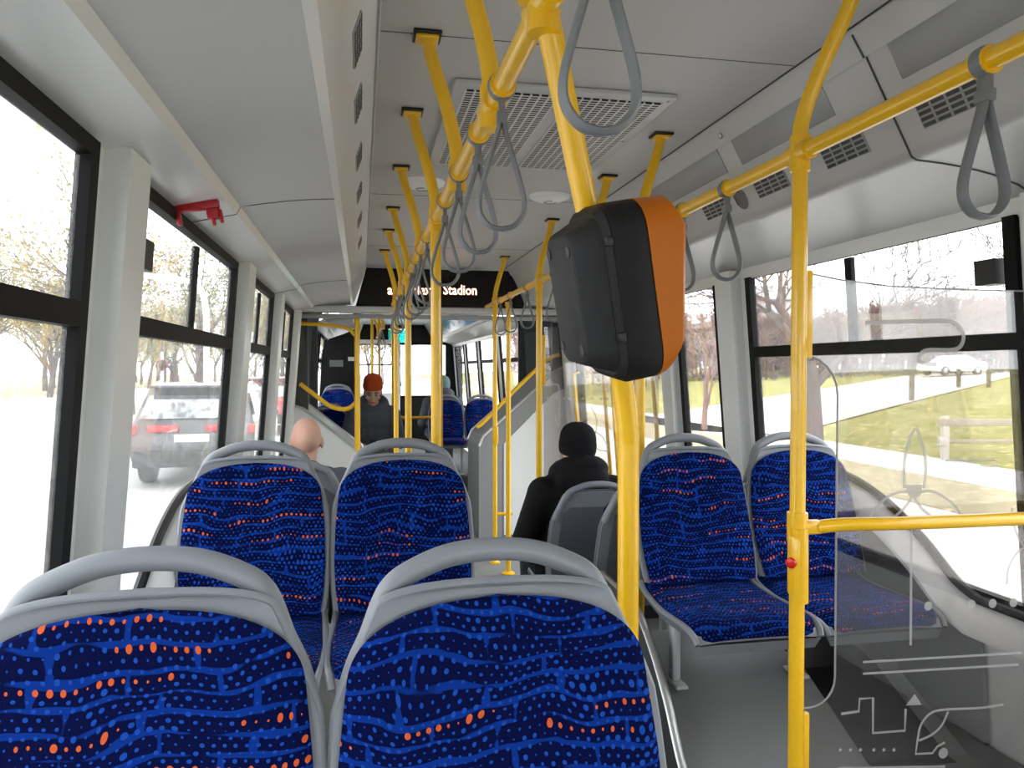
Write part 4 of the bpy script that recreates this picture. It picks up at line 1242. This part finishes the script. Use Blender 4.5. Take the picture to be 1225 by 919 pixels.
def seated(name, label, loc, rotz, coat, hat=None, look=0.0, scale=1.0, arms='lap', hood=False, hair=None, trousers='trouser'):
    """origin on the seat cushion below the hips, facing -Y"""
    t = thing('person', label, 'person', loc, rotz, None, scale)
    hip, chest, neck = Vector((0, .02, .10)), Vector((0, .06, .40)), Vector((0, .045, .545))
    head = Vector((0, .03 - .05 * math.sin(look), .70 - .03 * math.sin(look)))
    sh = Vector((.175, .06, .475))
    if arms == 'lap': el, wr, hd = Vector((.25, -.03, .22)), Vector((.11, -.235, .20)), Vector((-.55, -.8, .05))
    else: el, wr, hd = Vector((.27, .00, .20)), Vector((.16, -.24, .10)), Vector((-.2, -1, -.1))
    kn, an, toe = Vector((.12, -.44, .06)), Vector((.12, -.40, -.34)), Vector((.13, -.55, -.395))
    b = MB()
    b.ball(hip, (.165, .12, .11)); b.ball((0, .05, .26), (.145, .10, .17)); b.ball(chest, (.165, .105, .14))
    b.caps([chest + Vector((0, 0, .10)), neck, head - Vector((0, -.01, .06))], [.075, .055, .052])
    for s in (1, -1):
        f = (lambda v: Vector((v.x * s, v.y, v.z)))
        b.caps([f(sh) * .55 + Vector((0, .02, .22)), f(sh), f(el), f(wr)], [.06, .058, .042, .027])
        b.caps([f(Vector((.09, -.02, .09))), f(kn), f(an), f(toe)], [.085, .060, .042, .032])
        hand_mesh(b, f(wr), f(hd), (0, 0, 1), s)
    head_mesh(b, head, look)
    o_body = b.build('body', M['skin'], t); bake_remesh(o_body, .0068, 2)
    c = MB()
    c.ball(hip + Vector((0, .0, .02)), (.195, .15, .13)); c.ball((0, .05, .26), (.185, .135, .19)); c.ball(chest + Vector((0, 0, .02)), (.205, .14, .15))
    c.caps([chest + Vector((0, .01, .10)), neck + Vector((0, .012, -.02))], [.11, .082])
    for s in (1, -1):
        f = (lambda v: Vector((v.x * s, v.y, v.z)))
        c.caps([f(sh) * .5 + Vector((0, .03, .24)), f(sh) + Vector((0, 0, .0)), f(el), f(wr) * .85 + f(el) * .15], [.095, .088, .068, .048])
        c.caps([f(Vector((.09, .0, .09))), f(Vector((.11, -.22, .09)))], [.12, .095])
    # quilting folds
    rnd = random.Random(label)
    for k in range(9):
        a = rnd.uniform(-2.2, 2.2); z = .12 + .045 * k
        c.caps([Vector((.185 * math.sin(a + q), .05 + .135 * math.cos(a + q), z + .01 * math.sin(3 * q))) for q in (-.5, -.2, .1, .4)], [.014, .020, .020, .014], 8)
    if hood:
        ring = [Vector((.105 * math.cos(a), .060 + .085 * math.sin(a), .578 + .05 * math.sin(a))) for a in [2 * PI * k / 16 for k in range(17)]]
        c.caps(ring, [.050 if math.sin(2 * PI * k / 16) > -.3 else .03 for k in range(17)], 10)
        c.ball((0, .140, .545), (.135, .07, .095))
    else:
        ring = [Vector((.075 * math.cos(a), .045 + .065 * math.sin(a), .535)) for a in [2 * PI * k / 16 for k in range(17)]]
        c.caps(ring, [.026] * 17, 8)
    o = c.build('coat', M[coat], t); bake_remesh(o, .011, 3)
    p = MB()
    for s in (1, -1):
        f = (lambda v: Vector((v.x * s, v.y, v.z)))
        p.caps([f(Vector((.09, -.02, .09))), f(kn), f(an) + Vector((0, 0, .04))], [.105, .078, .062])
    o = p.build('trousers', M[trousers], t); bake_remesh(o, .011, 3)
    for s in (1, -1):
        q = MB(); f = (lambda v: Vector((v.x * s, v.y, v.z)))
        q.caps([f(an) + Vector((0, .02, -.02)), f(an) + Vector((0, -.05, -.055)), f(toe) + Vector((0, -.01, .012))], [.052, .046, .040]); q.build('shoe', M['shoe'], t)
    R = Matrix.Translation(head) @ Matrix.Rotation(look, 4, 'X')
    if hat:
        h = MB()
        prof = [(.101, -.012), (.106, .010), (.106, .040), (.101, .044), (.103, .060), (.097, .088), (.080, .115), (.052, .132), (.02, .139), (.003, .140)]
        h.lathe(prof, 28, R @ Matrix.Translation((0, .016, .036 if hat == 'knit_orange' else -.012)) @ Matrix.Rotation(math.radians(-12), 4, 'X') @ Matrix.Diagonal((.88, 1.05, 1, 1)))
        ho = h.build('hat', M[hat], t)
        if hat == 'knit_orange':
            h = MB(); h.ball(R @ Vector((.0, .04, .150)), (.03, .03, .026)); h.build('bobble', M[hat], ho)
    if look > .2:
        for sx in (-1, 1):
            h = MB(); h.ball((sx * .030, -.083, .002), (.011, .006, .006), 10, 6, R); h.build('eye', M['hair'], o_body)
            h = MB(); h.tube([R @ Vector((sx * .014, -.090, .024)), R @ Vector((sx * .032, -.090, .029)), R @ Vector((sx * .048, -.082, .022))], .004, 6); h.build('eyebrow', M['hair'], o_body)
        h = MB(); h.ball((0, -.095, -.066), (.022, .006, .006), 10, 6, R); h.build('lips', M['red'], o_body)
    if hair:
        h = MB(); h.ball((0, .03, -.01), (.085, .085, .075), 16, 10, R); o2 = h.build('hair', M[hair], t)
    return t
seated('person', 'person seen from behind in black coat and black beanie, sitting beyond the grey seat back', (1.085, 3.80, .425), PI, 'coat_black', 'knit_black', .05, 1.03, 'side', True)
seated('person', 'bald person seen from behind, seated behind the second left row by the window', (-.250, 3.66, .60), PI, 'coat_grey', None, .0, .88, 'lap')
w_ = seated('person', 'person in orange knitted hat and dark puffer coat, seated and looking down at a phone', (.12, 8.22, .52), 0, 'coat_grey', 'knit_orange', .35, 1.13, 'lap', True)
seated('person', 'person in teal knitted hat seen behind the far blue seat', (1.03, 9.86, .62), PI, 'coat_grey', 'knit_teal', .0, 1.02, 'lap', True, 'hair')
ph = thing('phone', 'small dark phone held in the lap of the person in the orange hat', 'phone', (.12, 7.88, .78))
mb = MB(); mb.box((0, 0, 0), (.075, .15, .009), .004, Matrix.Rotation(.5, 4, 'X')); mb.build('phone_case', M['screen'], ph)
mb = MB(); mb.box((0, 0, .006), (.066, .135, .002), .0005, Matrix.Rotation(.5, 4, 'X')); mb.build('phone_screen', M['black'], ph)
bg = thing('shoulder_bag', 'grey cloth bag on the knees of the person in the orange hat', 'bag', (.12, 7.80, .60))
mb = MB(); mb.box((0, 0, .02), (.34, .16, .20), .06, seg=4); mb.build('bag_body', M['bag'], bg)
mb = MB(); mb.tube(catmull([(-.13, 0, .10), (-.08, -.05, .15), (0, -.06, .165), (.08, -.05, .15), (.13, 0, .10)], 5), .009, 8); mb.build('bag_strap', M['coat_grey'], bg)
# ------------------------------------------------------------------ outside
GZ = -.35
M['asphalt'] = ground_mat('pale_asphalt', ((.34, .33, .32), (.46, .45, .44), (.42, .41, .40)), 30, .9, .05)
M['pave'] = ground_mat('pale_pavement', ((.46, .43, .40), (.56, .53, .50), (.52, .49, .46)), 14, .95, .05)
M['grass'] = ground_mat('leafy_grass', ((.10, .11, .025), (.29, .27, .075), (.27, .24, .09)), 9, .98, .5, ((.72, .58, .30), 5.5, .70))
M['leaves'] = ground_mat('leaf_litter', ((.24, .22, .12), (.42, .37, .25), (.36, .31, .20)), 12, .98, .5, ((.60, .50, .34), 5.0, .45))
M['bark'] = mat('grey_brown_bark', (.10, .072, .066), .95, 0, .2, .3, 8)
M['bark2'] = mat('reddish_twig_bark', (.22, .135, .12), .95, 0, .2, .25, 3)
M['leafy'] = mat('yellowish_leaves', (.36, .29, .10), .9, 0, .2, .4, 2)
M['leafg'] = mat('olive_leaves', (.22, .22, .10), .9, 0, .2, .4, 2)
M['wood'] = mat('weathered_rail_wood', (.36, .31, .27), .9, 0, .2, .2, 12)
M['concrete'] = mat('pale_concrete', (.55, .52, .49), .9, 0, .2, .15, 12)
M['car_dark'] = mat('dark_grey_car_paint', (.045, .042, .045), .25, .0, .5, .03, 3, 0, 0, .8)
M['car_white'] = mat('white_car_paint', (.72, .72, .72), .25, 0, .5, .03, 3, 0, 0, .8)
M['car_red'] = mat('red_car_paint', (.42, .03, .025), .25, 0, .5, .03, 3, 0, 0, .8)
M['carglass'] = mat('car_glass', (.34, .36, .38), .05, .75, .8)
M['taillight'] = mat('tail_light_red', (.62, .02, .02), .2)
M['taillit'] = emis('tail_light_lit', (1, .05, .03), 2.0)
M['tyre'] = mat('tyre', (.03, .03, .03), .8)
M['signblue'] = mat('sign_blue', (.10, .10, .42), .4)
M['build'] = mat('pale_facade', (.52, .50, .49), .9, 0, .2, .08, .6)
def gh(x, y):
    return GZ + (.046 * min(max(0, x - 11.4), 40) if x > 0 else 0) + (.02 * min(max(0, -x - 24), 30) if x < 0 else 0)
mb = MB()
xs = [11.4 + 2.4 * k for k in range(60)]; ys = [-60 + 6 * k for k in range(45)]
mb.grid([[(x, y, gh(x, y)) for y in ys] for x in xs]); tag(mb.build('grass_field', M['grass']), kind='structure')
mb = MB(); mb.box((-4.3, 60, GZ - .5), (36.6, 320, 1.0)); tag(mb.build('road', M['asphalt']), kind='structure')
mb = MB(); mb.box((5.7, 60, GZ - .46), (7.4, 320, 1.0), .03); tag(mb.build('pavement', M['pave']), kind='structure')
mb = MB(); mb.box((8.55, 60, GZ - .44), (2.1, 320, 1.0), .03); tag(mb.build('leaf_strip', M['leaves']), kind='structure')
mb = MB(); mb.box((10.6, 60, GZ - .45), (2.2, 320, 1.0), .03); tag(mb.build('sidewalk', M['pave']), kind='structure')
mb = MB(); mb.box((-72, 60, GZ - .44), (100, 320, 1.0), .03); tag(mb.build('verge', M['leaves']), kind='structure')
mb = MB(); mb.prism([(-7.2, 4, GZ + .0), (-9.5, 5, GZ), (-9.2, 20, GZ), (-7.4, 17, GZ)], (0, 0, .12)); tag(mb.build('traffic_island', M['grass']), kind='structure')
# side street crossing the field
def ribbon_road(pts, w, dz):
    mb = MB(); rows = []
    P = catmull([Vector((a, b, 0)) for a, b in pts], 8)
    for i, p in enumerate(P):
        a = P[max(i - 1, 0)]; b = P[min(i + 1, len(P) - 1)]; t = (b - a).normalized(); n = Vector((-t.y, t.x, 0)) * w / 2
        rows.append([(q.x, q.y, gh(q.x, q.y) + dz) for q in (p - n, p - n * .5, p, p + n * .5, p + n)])
    mb.grid(rows); return mb
tag(ribbon_road([(9, 22), (18, 29), (30, 38), (42, 47), (60, 58), (90, 74)], 7.5, .05).build('side_street', M['pave']), kind='structure')
for k, (px, off) in enumerate(((-1.9, 0),)):
    mb = MB(); mb.box((-4.9, 30, GZ + .004), (.14, 120, .004)); tag(mb.build('lane_line', M['white'], None, None, False), kind='structure')

# trees
def tree(seed, H, r0, spread=.55, levels=4, twig=.014, lean=0.0, split=.35):
    rnd = random.Random(seed)
    tr, tw = MB(), MB()
    def grow(p, d, L_, r, lev):
        n = 3
        pts, rad = [p], [r]
        for k in range(n):
            d = (d + Vector((rnd.uniform(-1, 1), rnd.uniform(-1, 1), rnd.uniform(-.3, .6))) * .16).normalized()
            p = p + d * (L_ / n); pts.append(p); rad.append(r * (1 - .35 * (k + 1) / n))
        (tr if lev < 2 else tw).tube(pts, rad, 7 if lev < 2 else (4 if lev < 3 else 3), caps=False)
        if lev >= levels: return
        kids_ = rnd.choice((3, 4)) if lev else rnd.choice((3, 4))
        for k in range(kids_):
            a = rnd.uniform(0, 2 * PI)
            side = (d.orthogonal().normalized() * math.cos(a) + d.cross(d.orthogonal()).normalized() * math.sin(a))
            nd = (d * rnd.uniform(.6, 1.0) + side * rnd.uniform(.4, 1.0) * spread * 1.6 + Vector((0, 0, .15))).normalized()
            q = pts[-1] if k < 2 else pts[rnd.choice((1, 2))]
            grow(q, nd, L_ * rnd.uniform(.62, .85), max(twig, rad[-1] * rnd.uniform(.55, .78)), lev + 1)
    grow(Vector((0, 0, -.1)), Vector((lean, 0, 1)).normalized(), H * split, r0, 0)
    return tr, tw
def make_tree(name, label, loc, seed, H, r0, m='bark', m2=None, leaves=0, leafm=None, group=None, **kw):
    tr, tw = tree(seed, H, r0, **kw)
    t = thing(name, label, 'tree', loc, 0, group)
    tr.build('trunk', M[m], t, fix=False); tw.build('branches', M[m2 or m], t, fix=False)
    if leaves:
        rnd = random.Random(seed + 5); lf = MB()
        vs = tw.v
        for k in range(leaves):
            c = vs[rnd.randrange(len(vs))] + Vector((rnd.gauss(0, .25), rnd.gauss(0, .25), rnd.gauss(0, .25)))
            a = Vector((rnd.uniform(-1, 1), rnd.uniform(-1, 1), rnd.uniform(-1, 1))).normalized(); b = a.orthogonal().normalized() * .06; a = a.cross(b).normalized() * .09
            lf.add([c - a, c + b, c + a, c - b], [(0, 1, 2, 3)])
        lf.build('foliage', M[leafm], t, fix=False, smooth=False)
    return t
def polar(px, dist):
    d = ray(px, 441); d.z = 0; d = d.normalized() * dist
    return d.x, d.y
x, y = polar(973, 20); make_tree('bare_tree', 'bare forked tree on the grass right of the near yellow pole', (x, y, gh(x, y)), 11, 10.0, .30, 'bark', None, split=.22, spread=.6, levels=5, twig=.014)
x, y = polar(843, 24); make_tree('bare_tree', 'slim bare tree with reddish twigs seen right of the ticket machine', (x, y, gh(x, y)), 5, 6.5, .10, 'bark2', 'bark2', split=.25, levels=5, twig=.010)
x, y = polar(1218, 40); make_tree('bare_tree', 'bare tree at the right edge of the photo behind the parked white car', (x, y, gh(x, y)), 23, 9.0, .22, 'bark', None, levels=5, twig=.016)
variants = [make_tree('woodland_tree', 'tree of the bare reddish woodland beyond the side street', (0, 0, 0), 100 + k, 11 + k * .8, .16, 'bark2', 'bark2', split=.16, spread=.55, levels=5, twig=.032, group='woodland trees beyond the side street') for k in range(4)]
rnd = random.Random(3)
spots = []
for k in range(190):
    px = 800 + 470 * ((k * .618) % 1.0); d = rnd.uniform(68, 98)
    spots.append(polar(px, d))
for k in range(24): spots.append(polar(620 + 190 * ((k * .618) % 1.0), rnd.uniform(52, 80)))
for k, (x, y) in enumerate(spots):
    z = gh(x, y)
    if k < 4: o = variants[k]; o.location = (x, y, z); o.rotation_euler.z = rnd.uniform(0, 6)
    else: o = dup(variants[k % 4], (x, y, z), rnd.uniform(0, 6), scale=rnd.uniform(.8, 1.15))
M['shrub'] = mat('grey_brown_shrub_twigs', (.13, .10, .085), .95, 0, .2, .25, 3)
sv = []
for k in range(46):
    px = 805 + 450 * ((k * .618) % 1.0); x, y = polar(px, rnd.uniform(64, 69)); z = gh(x, y)
    if k < 2:
        tr, tw = tree(500 + k, 2.4, .05, .8, 4, .022, 0, .12)
        o = tr.build('woodland_shrub', M['shrub'], fix=False)
        bm = bmesh.new(); bm.from_mesh(o.data)
        m2 = bpy.data.meshes.new('t'); m2.from_pydata([tuple(p) for p in tw.v], [], tw.f); bm.from_mesh(m2); bm.to_mesh(o.data); bm.free()
        o.data.polygons.foreach_set('use_smooth', [False] * len(o.data.polygons))
        tag(o, 'low grey-brown shrub at the foot of the bare woodland beyond the side street', 'shrub', 'shrubs below the woodland'); sv.append(o)
    else:
        o = sv[k % 2].copy(); COL.objects.link(o)
    o.location = (x, y, z); o.rotation_euler.z = rnd.uniform(0, 6); o.scale = (rnd.uniform(1.2, 1.8), rnd.uniform(1.2, 1.8), rnd.uniform(.8, 1.3))
# avenue on the left
av = [make_tree('avenue_tree', 'autumn avenue tree with thin yellowish leaves left of the road', (0, 0, 0), 300 + k, 10 + k, .2, 'bark', 'bark', 2200, ('leafy', 'leafg', 'leafy')[k], group='avenue trees left of the road', split=.28, levels=4, twig=.02) for k in range(3)]
sp = []
for k in range(13): sp.append((-20.5 + rnd.uniform(-1, 1), 14 + k * 8 + rnd.uniform(-1, 1)))
for k in range(16): sp.append((-27 + rnd.uniform(-4, 2), 6 + k * 8 + rnd.uniform(-2, 2)))
for k in range(16): sp.append((-20 + k * 1.6, 88 + rnd.uniform(-8, 10)))
for k in range(12): sp.append((-9 + rnd.uniform(-.8, .8), 34 + k * 8.0))
sp.append((-8.2, 9.0))
for k, (x, y) in enumerate(sp):
    if k < 3: o = av[k]; o.location = (x, y, GZ); o.rotation_euler.z = rnd.uniform(0, 6)
    else: o = dup(av[k % 3], (x, y, gh(x, y)), rnd.uniform(0, 6), scale=rnd.uniform(.85, 1.2))

# wooden guard rail on the verge
b0 = at_y(1130, 550, 13.4); bx, byy = b0.x, b0.y
dirx = Vector((math.cos(YAW), -math.sin(YAW), 0))
t = thing('wooden_barrier', 'weathered barrier of two wooden rails and pale posts at the grass edge', 'barrier', (bx, byy, gh(bx, byy)))
RM = Matrix.Rotation(-YAW, 4, 'Z')
for x0 in (0, 2.6, 5.2):
    mb = MB(); mb.box((x0, 0, .46), (.13, .13, .94), .02, RM); mb.build('post', M['concrete'], t)
mb = MB(); mb.box((2.6, -.02, .80), (5.5, .10, .15), .02, RM); mb.build('top_rail', M['wood'], t)
mb = MB(); mb.box((2.6, -.02, .42), (5.5, .07, .07), .015, RM); mb.build('lower_rail', M['wood'], t)
mb = MB(); mb.box((-.06, -.03, .42), (.16, .14, .16), .02, RM); mb.build('rail_shoe', M['concrete'], t)
def bollard(px, d, h, label):
    x, y = polar(px, d); z = gh(x, y)
    t = thing('bollard', label, 'bollard', (x, y, z), 0, 'bollards along the side street')
    mb = MB(); mb.box((0, 0, h / 2 - .1), (.17, .17, h + .2), .03); mb.build('bollard_post', M['bark'], t)
    mb = MB(); mb.box((0, 0, h + .0), (.19, .19, .05), .02); mb.build('bollard_cap', M['bark'], t)
bollard(1091, 36, 1.1, 'dark wooden bollard left of the white car on the near side of the street')
bollard(1147, 46, 1.0, 'dark wooden bollard in front of the white car')
bollard(1183, 46, .9, 'dark wooden bollard right of the white car')

# cars
def car(name, label, loc, rotz, body, suv=True, lit=False):
    t = thing(name, label, 'car', loc, rotz)
    if suv:
        prof = [(-2.15, .35), (-2.22, .55), (-2.20, .80), (-2.12, 1.02), (-1.85, 1.42), (-1.72, 1.60), (-1.2, 1.66), (-.2, 1.66), (.35, 1.58), (1.05, 1.08), (1.95, .95), (2.18, .80), (2.24, .52), (2.15, .32)]
        W, roof = .94, 1.66
    else:
        prof = [(-2.15, .32), (-2.22, .52), (-2.20, .80), (-2.10, .96), (-1.45, 1.0), (-.85, 1.36), (-.4, 1.43), (.35, 1.42), (.55, 1.36), (1.15, .98), (2.0, .84), (2.2, .70), (2.25, .48), (2.15, .30)]
        W, roof = .87, 1.43
    belt = 1.0 if suv else .95
    def hw(z): return W * (1 - .22 * max(0, (z - belt) / (roof - belt))) * (1 - .06 * max(0, (.6 - z) / .3))
    mb = MB(); ks = [-1, -.97, -.85, -.5, 0, .5, .85, .97, 1]
    rows = []
    for k in ks:
        e = .04 if abs(k) == 1 else 0
        rows.append([(k * hw(z), y * (1 - .03 * abs(k) ** 4), z - (e if z > .9 else 0)) for y, z in prof])
    n = len(prof)
    vs = [p for r in rows for p in r]; fs = []
    for i in range(len(ks) - 1):
        for j in range(n): fs.append((i * n + j, i * n + (j + 1) % n, (i + 1) * n + (j + 1) % n, (i + 1) * n + j))
    fs += [tuple(range(n)), tuple(range((len(ks) - 1) * n, len(ks) * n))]
    mb.add(vs, fs); mb.build('car_body', M[body], t)
    # wheels
    for sx in (-1, 1):
        for y in (-1.35, 1.38):
            wm = MB(); wm.lathe([(.20, -.11), (.33, -.10), (.345, -.05), (.345, .05), (.33, .10), (.20, .11)], 24, Matrix.Translation((sx * (W - .10), y, .345)) @ Matrix.Rotation(PI / 2, 4, 'Y'))
            w = wm.build('wheel', M['tyre'], t)
            hm = MB(); hm.lathe([(.19, 0), (.17, .012), (.05, .02), (.01, .02)], 16, Matrix.Translation((sx * (W + .0), y, .345)) @ Matrix.Rotation(sx * PI / 2, 4, 'Y')); hm.build('hubcap', M['alu'], w)
    # glass: quads laid on the body
    def pane(name, pts):
        mb = MB(); mb.add(pts, [tuple(range(len(pts)))]); mb.build(name, M['carglass'], t, smooth=False)
    if suv:
        a, b = (-2.06, 1.10), (-1.82, 1.46)
        pane('rear_window', [(s * (hw(z) - .10), y - .035, z + .005) for s, (y, z) in ((-1, a), (1, a), (1, b), (-1, b))])
        sp_ = MB(); sp_.box((0, -1.84, 1.61), (1.36, .30, .05), .02); sp_.build('roof_spoiler', M['car_dark'], t)
        side_ = [(-1.72, 1.12), (-1.55, 1.50), (-.3, 1.52), (.3, 1.48), (.85, 1.12)]
        tl = [((.94, -2.10, .93), (.10, .16, .15)), ((.66, -2.19, .95), (.46, .05, .11))]
        bz_ = .55; pz = .80
    else:
        a, b = (-1.42, 1.01), (-.88, 1.34)
        pane('rear_window', [(s * (hw(z) - .10), y - .02, z + .02) for s, (y, z) in ((-1, a), (1, a), (1, b), (-1, b))])
        side_ = [(-1.2, 1.02), (-.78, 1.33), (-.2, 1.36), (.4, 1.33), (.95, 1.0)]
        tl = [((.78, -2.16, .80), (.22, .12, .16))]
        bz_ = .50; pz = .62
    wsa, wsb = ((1.0, 1.12), (.42, 1.54)) if suv else ((1.1, 1.02), (.58, 1.34))
    pane('windscreen', [(s * (hw(z) - .08), y + .03, z + .02) for s, (y, z) in ((-1, wsa), (1, wsa), (1, wsb), (-1, wsb))])
    for s in (-1, 1): pane('side_window', [(s * (hw(z) + .012), y, z) for y, z in side_])
    for c, sz in tl:
        for s in (-1, 1):
            mb = MB(); mb.box((s * (c[0] - sz[0] / 2), c[1], c[2]), sz, .02); mb.build('tail_light', M['taillit' if lit else 'taillight'], t)
    mb = MB(); mb.box((0, -2.215, bz_ - .08), (2 * W - .12, .10, .26), .04); mb.build('rear_bumper', M['tyre'] if suv else M[body], t)
    mb = MB(); mb.box((0, -2.235, pz), (.52, .02, .12), .004); mb.build('number_plate', M['paper'], t)
    mb = MB(); mb.box((0, 2.21, .48), (2 * W - .12, .12, .26), .04); mb.build('front_bumper', M[body], t)
    for s in (-1, 1):
        mb = MB(); mb.box((s * (W - .22), 2.12, .74), (.34, .12, .13), .03); mb.build('headlight', M['lamp'], t)
        mb = MB(); mb.box((s * (W + .06), .75, 1.05), (.16, .10, .12), .03); mb.build('wing_mirror', M[body], t)
    return t
car('suv', 'dark grey car with red tail lights seen from behind through the second left window', (-2.68, 15.0, GZ), .02, 'car_dark', True)
car('hatchback', 'red car ahead of the dark grey one, seen through the third left window', (-2.75, 24.5, GZ), .0, 'car_red', True)
x, y = polar(1139, 62); car('saloon_car', 'white saloon car on the side street behind the grass', (x, y, gh(x, y) + .06), math.radians(90 - 11) + .25, 'car_white', False)
car('saloon_car', 'far pale car down the road seen through the nearest left window', (-15.5, 47, GZ), .2, 'car_white', False)

# street furniture on the left
def pole_thing(name, label, cat, x, y, h, r): 
    t = thing(name, label, cat, (x, y, GZ)); mb = MB(); mb.tube([(0, 0, -.1), (0, 0, h)], r, 10); mb.build('pole', M['alu'], t); return t
p = at_y(194, 437, 27); t = pole_thing('traffic_sign', 'round blue traffic sign on a post beside the road, above the dark grey car', 'sign', p.x, p.y, 2.45, .05)
mb = MB(); mb.lathe([(.19, -.012), (.19, .012)], 24, Matrix.Translation((0, -.07, p.z - GZ)) @ Matrix.Rotation(PI / 2, 4, 'X')); s_ = mb.build('sign_disc', M['signblue'], t)
mb = MB(); mb.lathe([(.19, 0), (.19, .006), (.175, .006), (.175, 0)], 24, Matrix.Translation((0, -.085, p.z - GZ)) @ Matrix.Rotation(PI / 2, 4, 'X')); mb.build('sign_rim', M['redlit'], s_)
p = at_y(247, 440, 30); t = thing('street_lamp', 'pale curved street lamp beyond the dark grey car', 'street lamp', (p.x, p.y, GZ))
mb = MB(); mb.tube(catmull([(0, 0, -.1), (0, 0, 2), (0, 0, 4.0), (-.25, 0, 4.9), (-1.0, 0, 5.2), (-3.0, 0, 5.35)], 5), .11, 10); mb.build('lamp_post', M['white'], t)
mb = MB(); mb.box((-3.2, 0, 5.33), (.8, .25, .12), .05); mb.build('lamp_head', M['alu'], t)
# pale building beyond the tree on the right
x, y = polar(916, 100)
t = thing('apartment_block', 'pale building with windows far behind the near yellow pole', 'building', (x, y, gh(x, y) - .3), -.25)
mb = MB(); mb.box((0, 0, 4.2), (9, 8, 8.8), .05); mb.build('block_walls', M['build'], t)
for i in range(3):
    for j in range(3):
        mb = MB(); mb.box((-2.9 + 2.9 * i, -4.02, 2 + 2.6 * j), (1.3, .08, 1.4), .02); mb.build('window', M['carglass'], t)
mb = MB(); mb.prism([(-4.8, -4.4, 8.6), (4.8, -4.4, 8.6), (4.8, 0, 10.6), (-4.8, 0, 10.6)], (0, 0, .15)); mb.prism([(-4.8, 4.4, 8.6), (4.8, 4.4, 8.6), (4.8, 0, 10.6), (-4.8, 0, 10.6)], (0, 0, .15)); mb.build('roof', M['midgrey'], t)

# ------------------------------------------------------------------ daylight and camera
wd = bpy.data.worlds.new('overcast_sky'); SC.world = wd; wd.use_nodes = True
nt = wd.node_tree; bgn = nt.nodes['Background']
bgn.inputs[0].default_value = (.95, .975, 1.0, 1); bgn.inputs[1].default_value = 4.0
sun = bpy.data.lights.new('sun', 'SUN'); sun.energy = 1.2; sun.angle = math.radians(40); sun.color = (1, .98, .95)
so = bpy.data.objects.new('sun', sun); COL.objects.link(so); so.rotation_euler = (math.radians(40), math.radians(25), 0)
cam = bpy.data.cameras.new('camera'); co = bpy.data.objects.new('camera', cam); COL.objects.link(co)
cam.sensor_width = 36; cam.sensor_fit = 'HORIZONTAL'; cam.lens = FPX / 1225 * 36; cam.clip_start = .02; cam.clip_end = 600
co.location = (0, 0, EYE); co.rotation_euler = (PI / 2 - PITCH, 0, -YAW)
SC.camera = co
SC.view_settings.view_transform = 'Standard'; SC.view_settings.look = 'None'; SC.view_settings.gamma = 1
SC.view_settings.use_curve_mapping = False
SC.view_settings.exposure = .5
SC.cycles.use_denoising = True
SC.cycles.max_bounces = 10; SC.cycles.diffuse_bounces = 5; SC.cycles.transparent_max_bounces = 24; SC.cycles.glossy_bounces = 4
SC.cycles.caustics_reflective = False; SC.cycles.caustics_refractive = False
SC.cycles.sample_clamp_indirect = 8
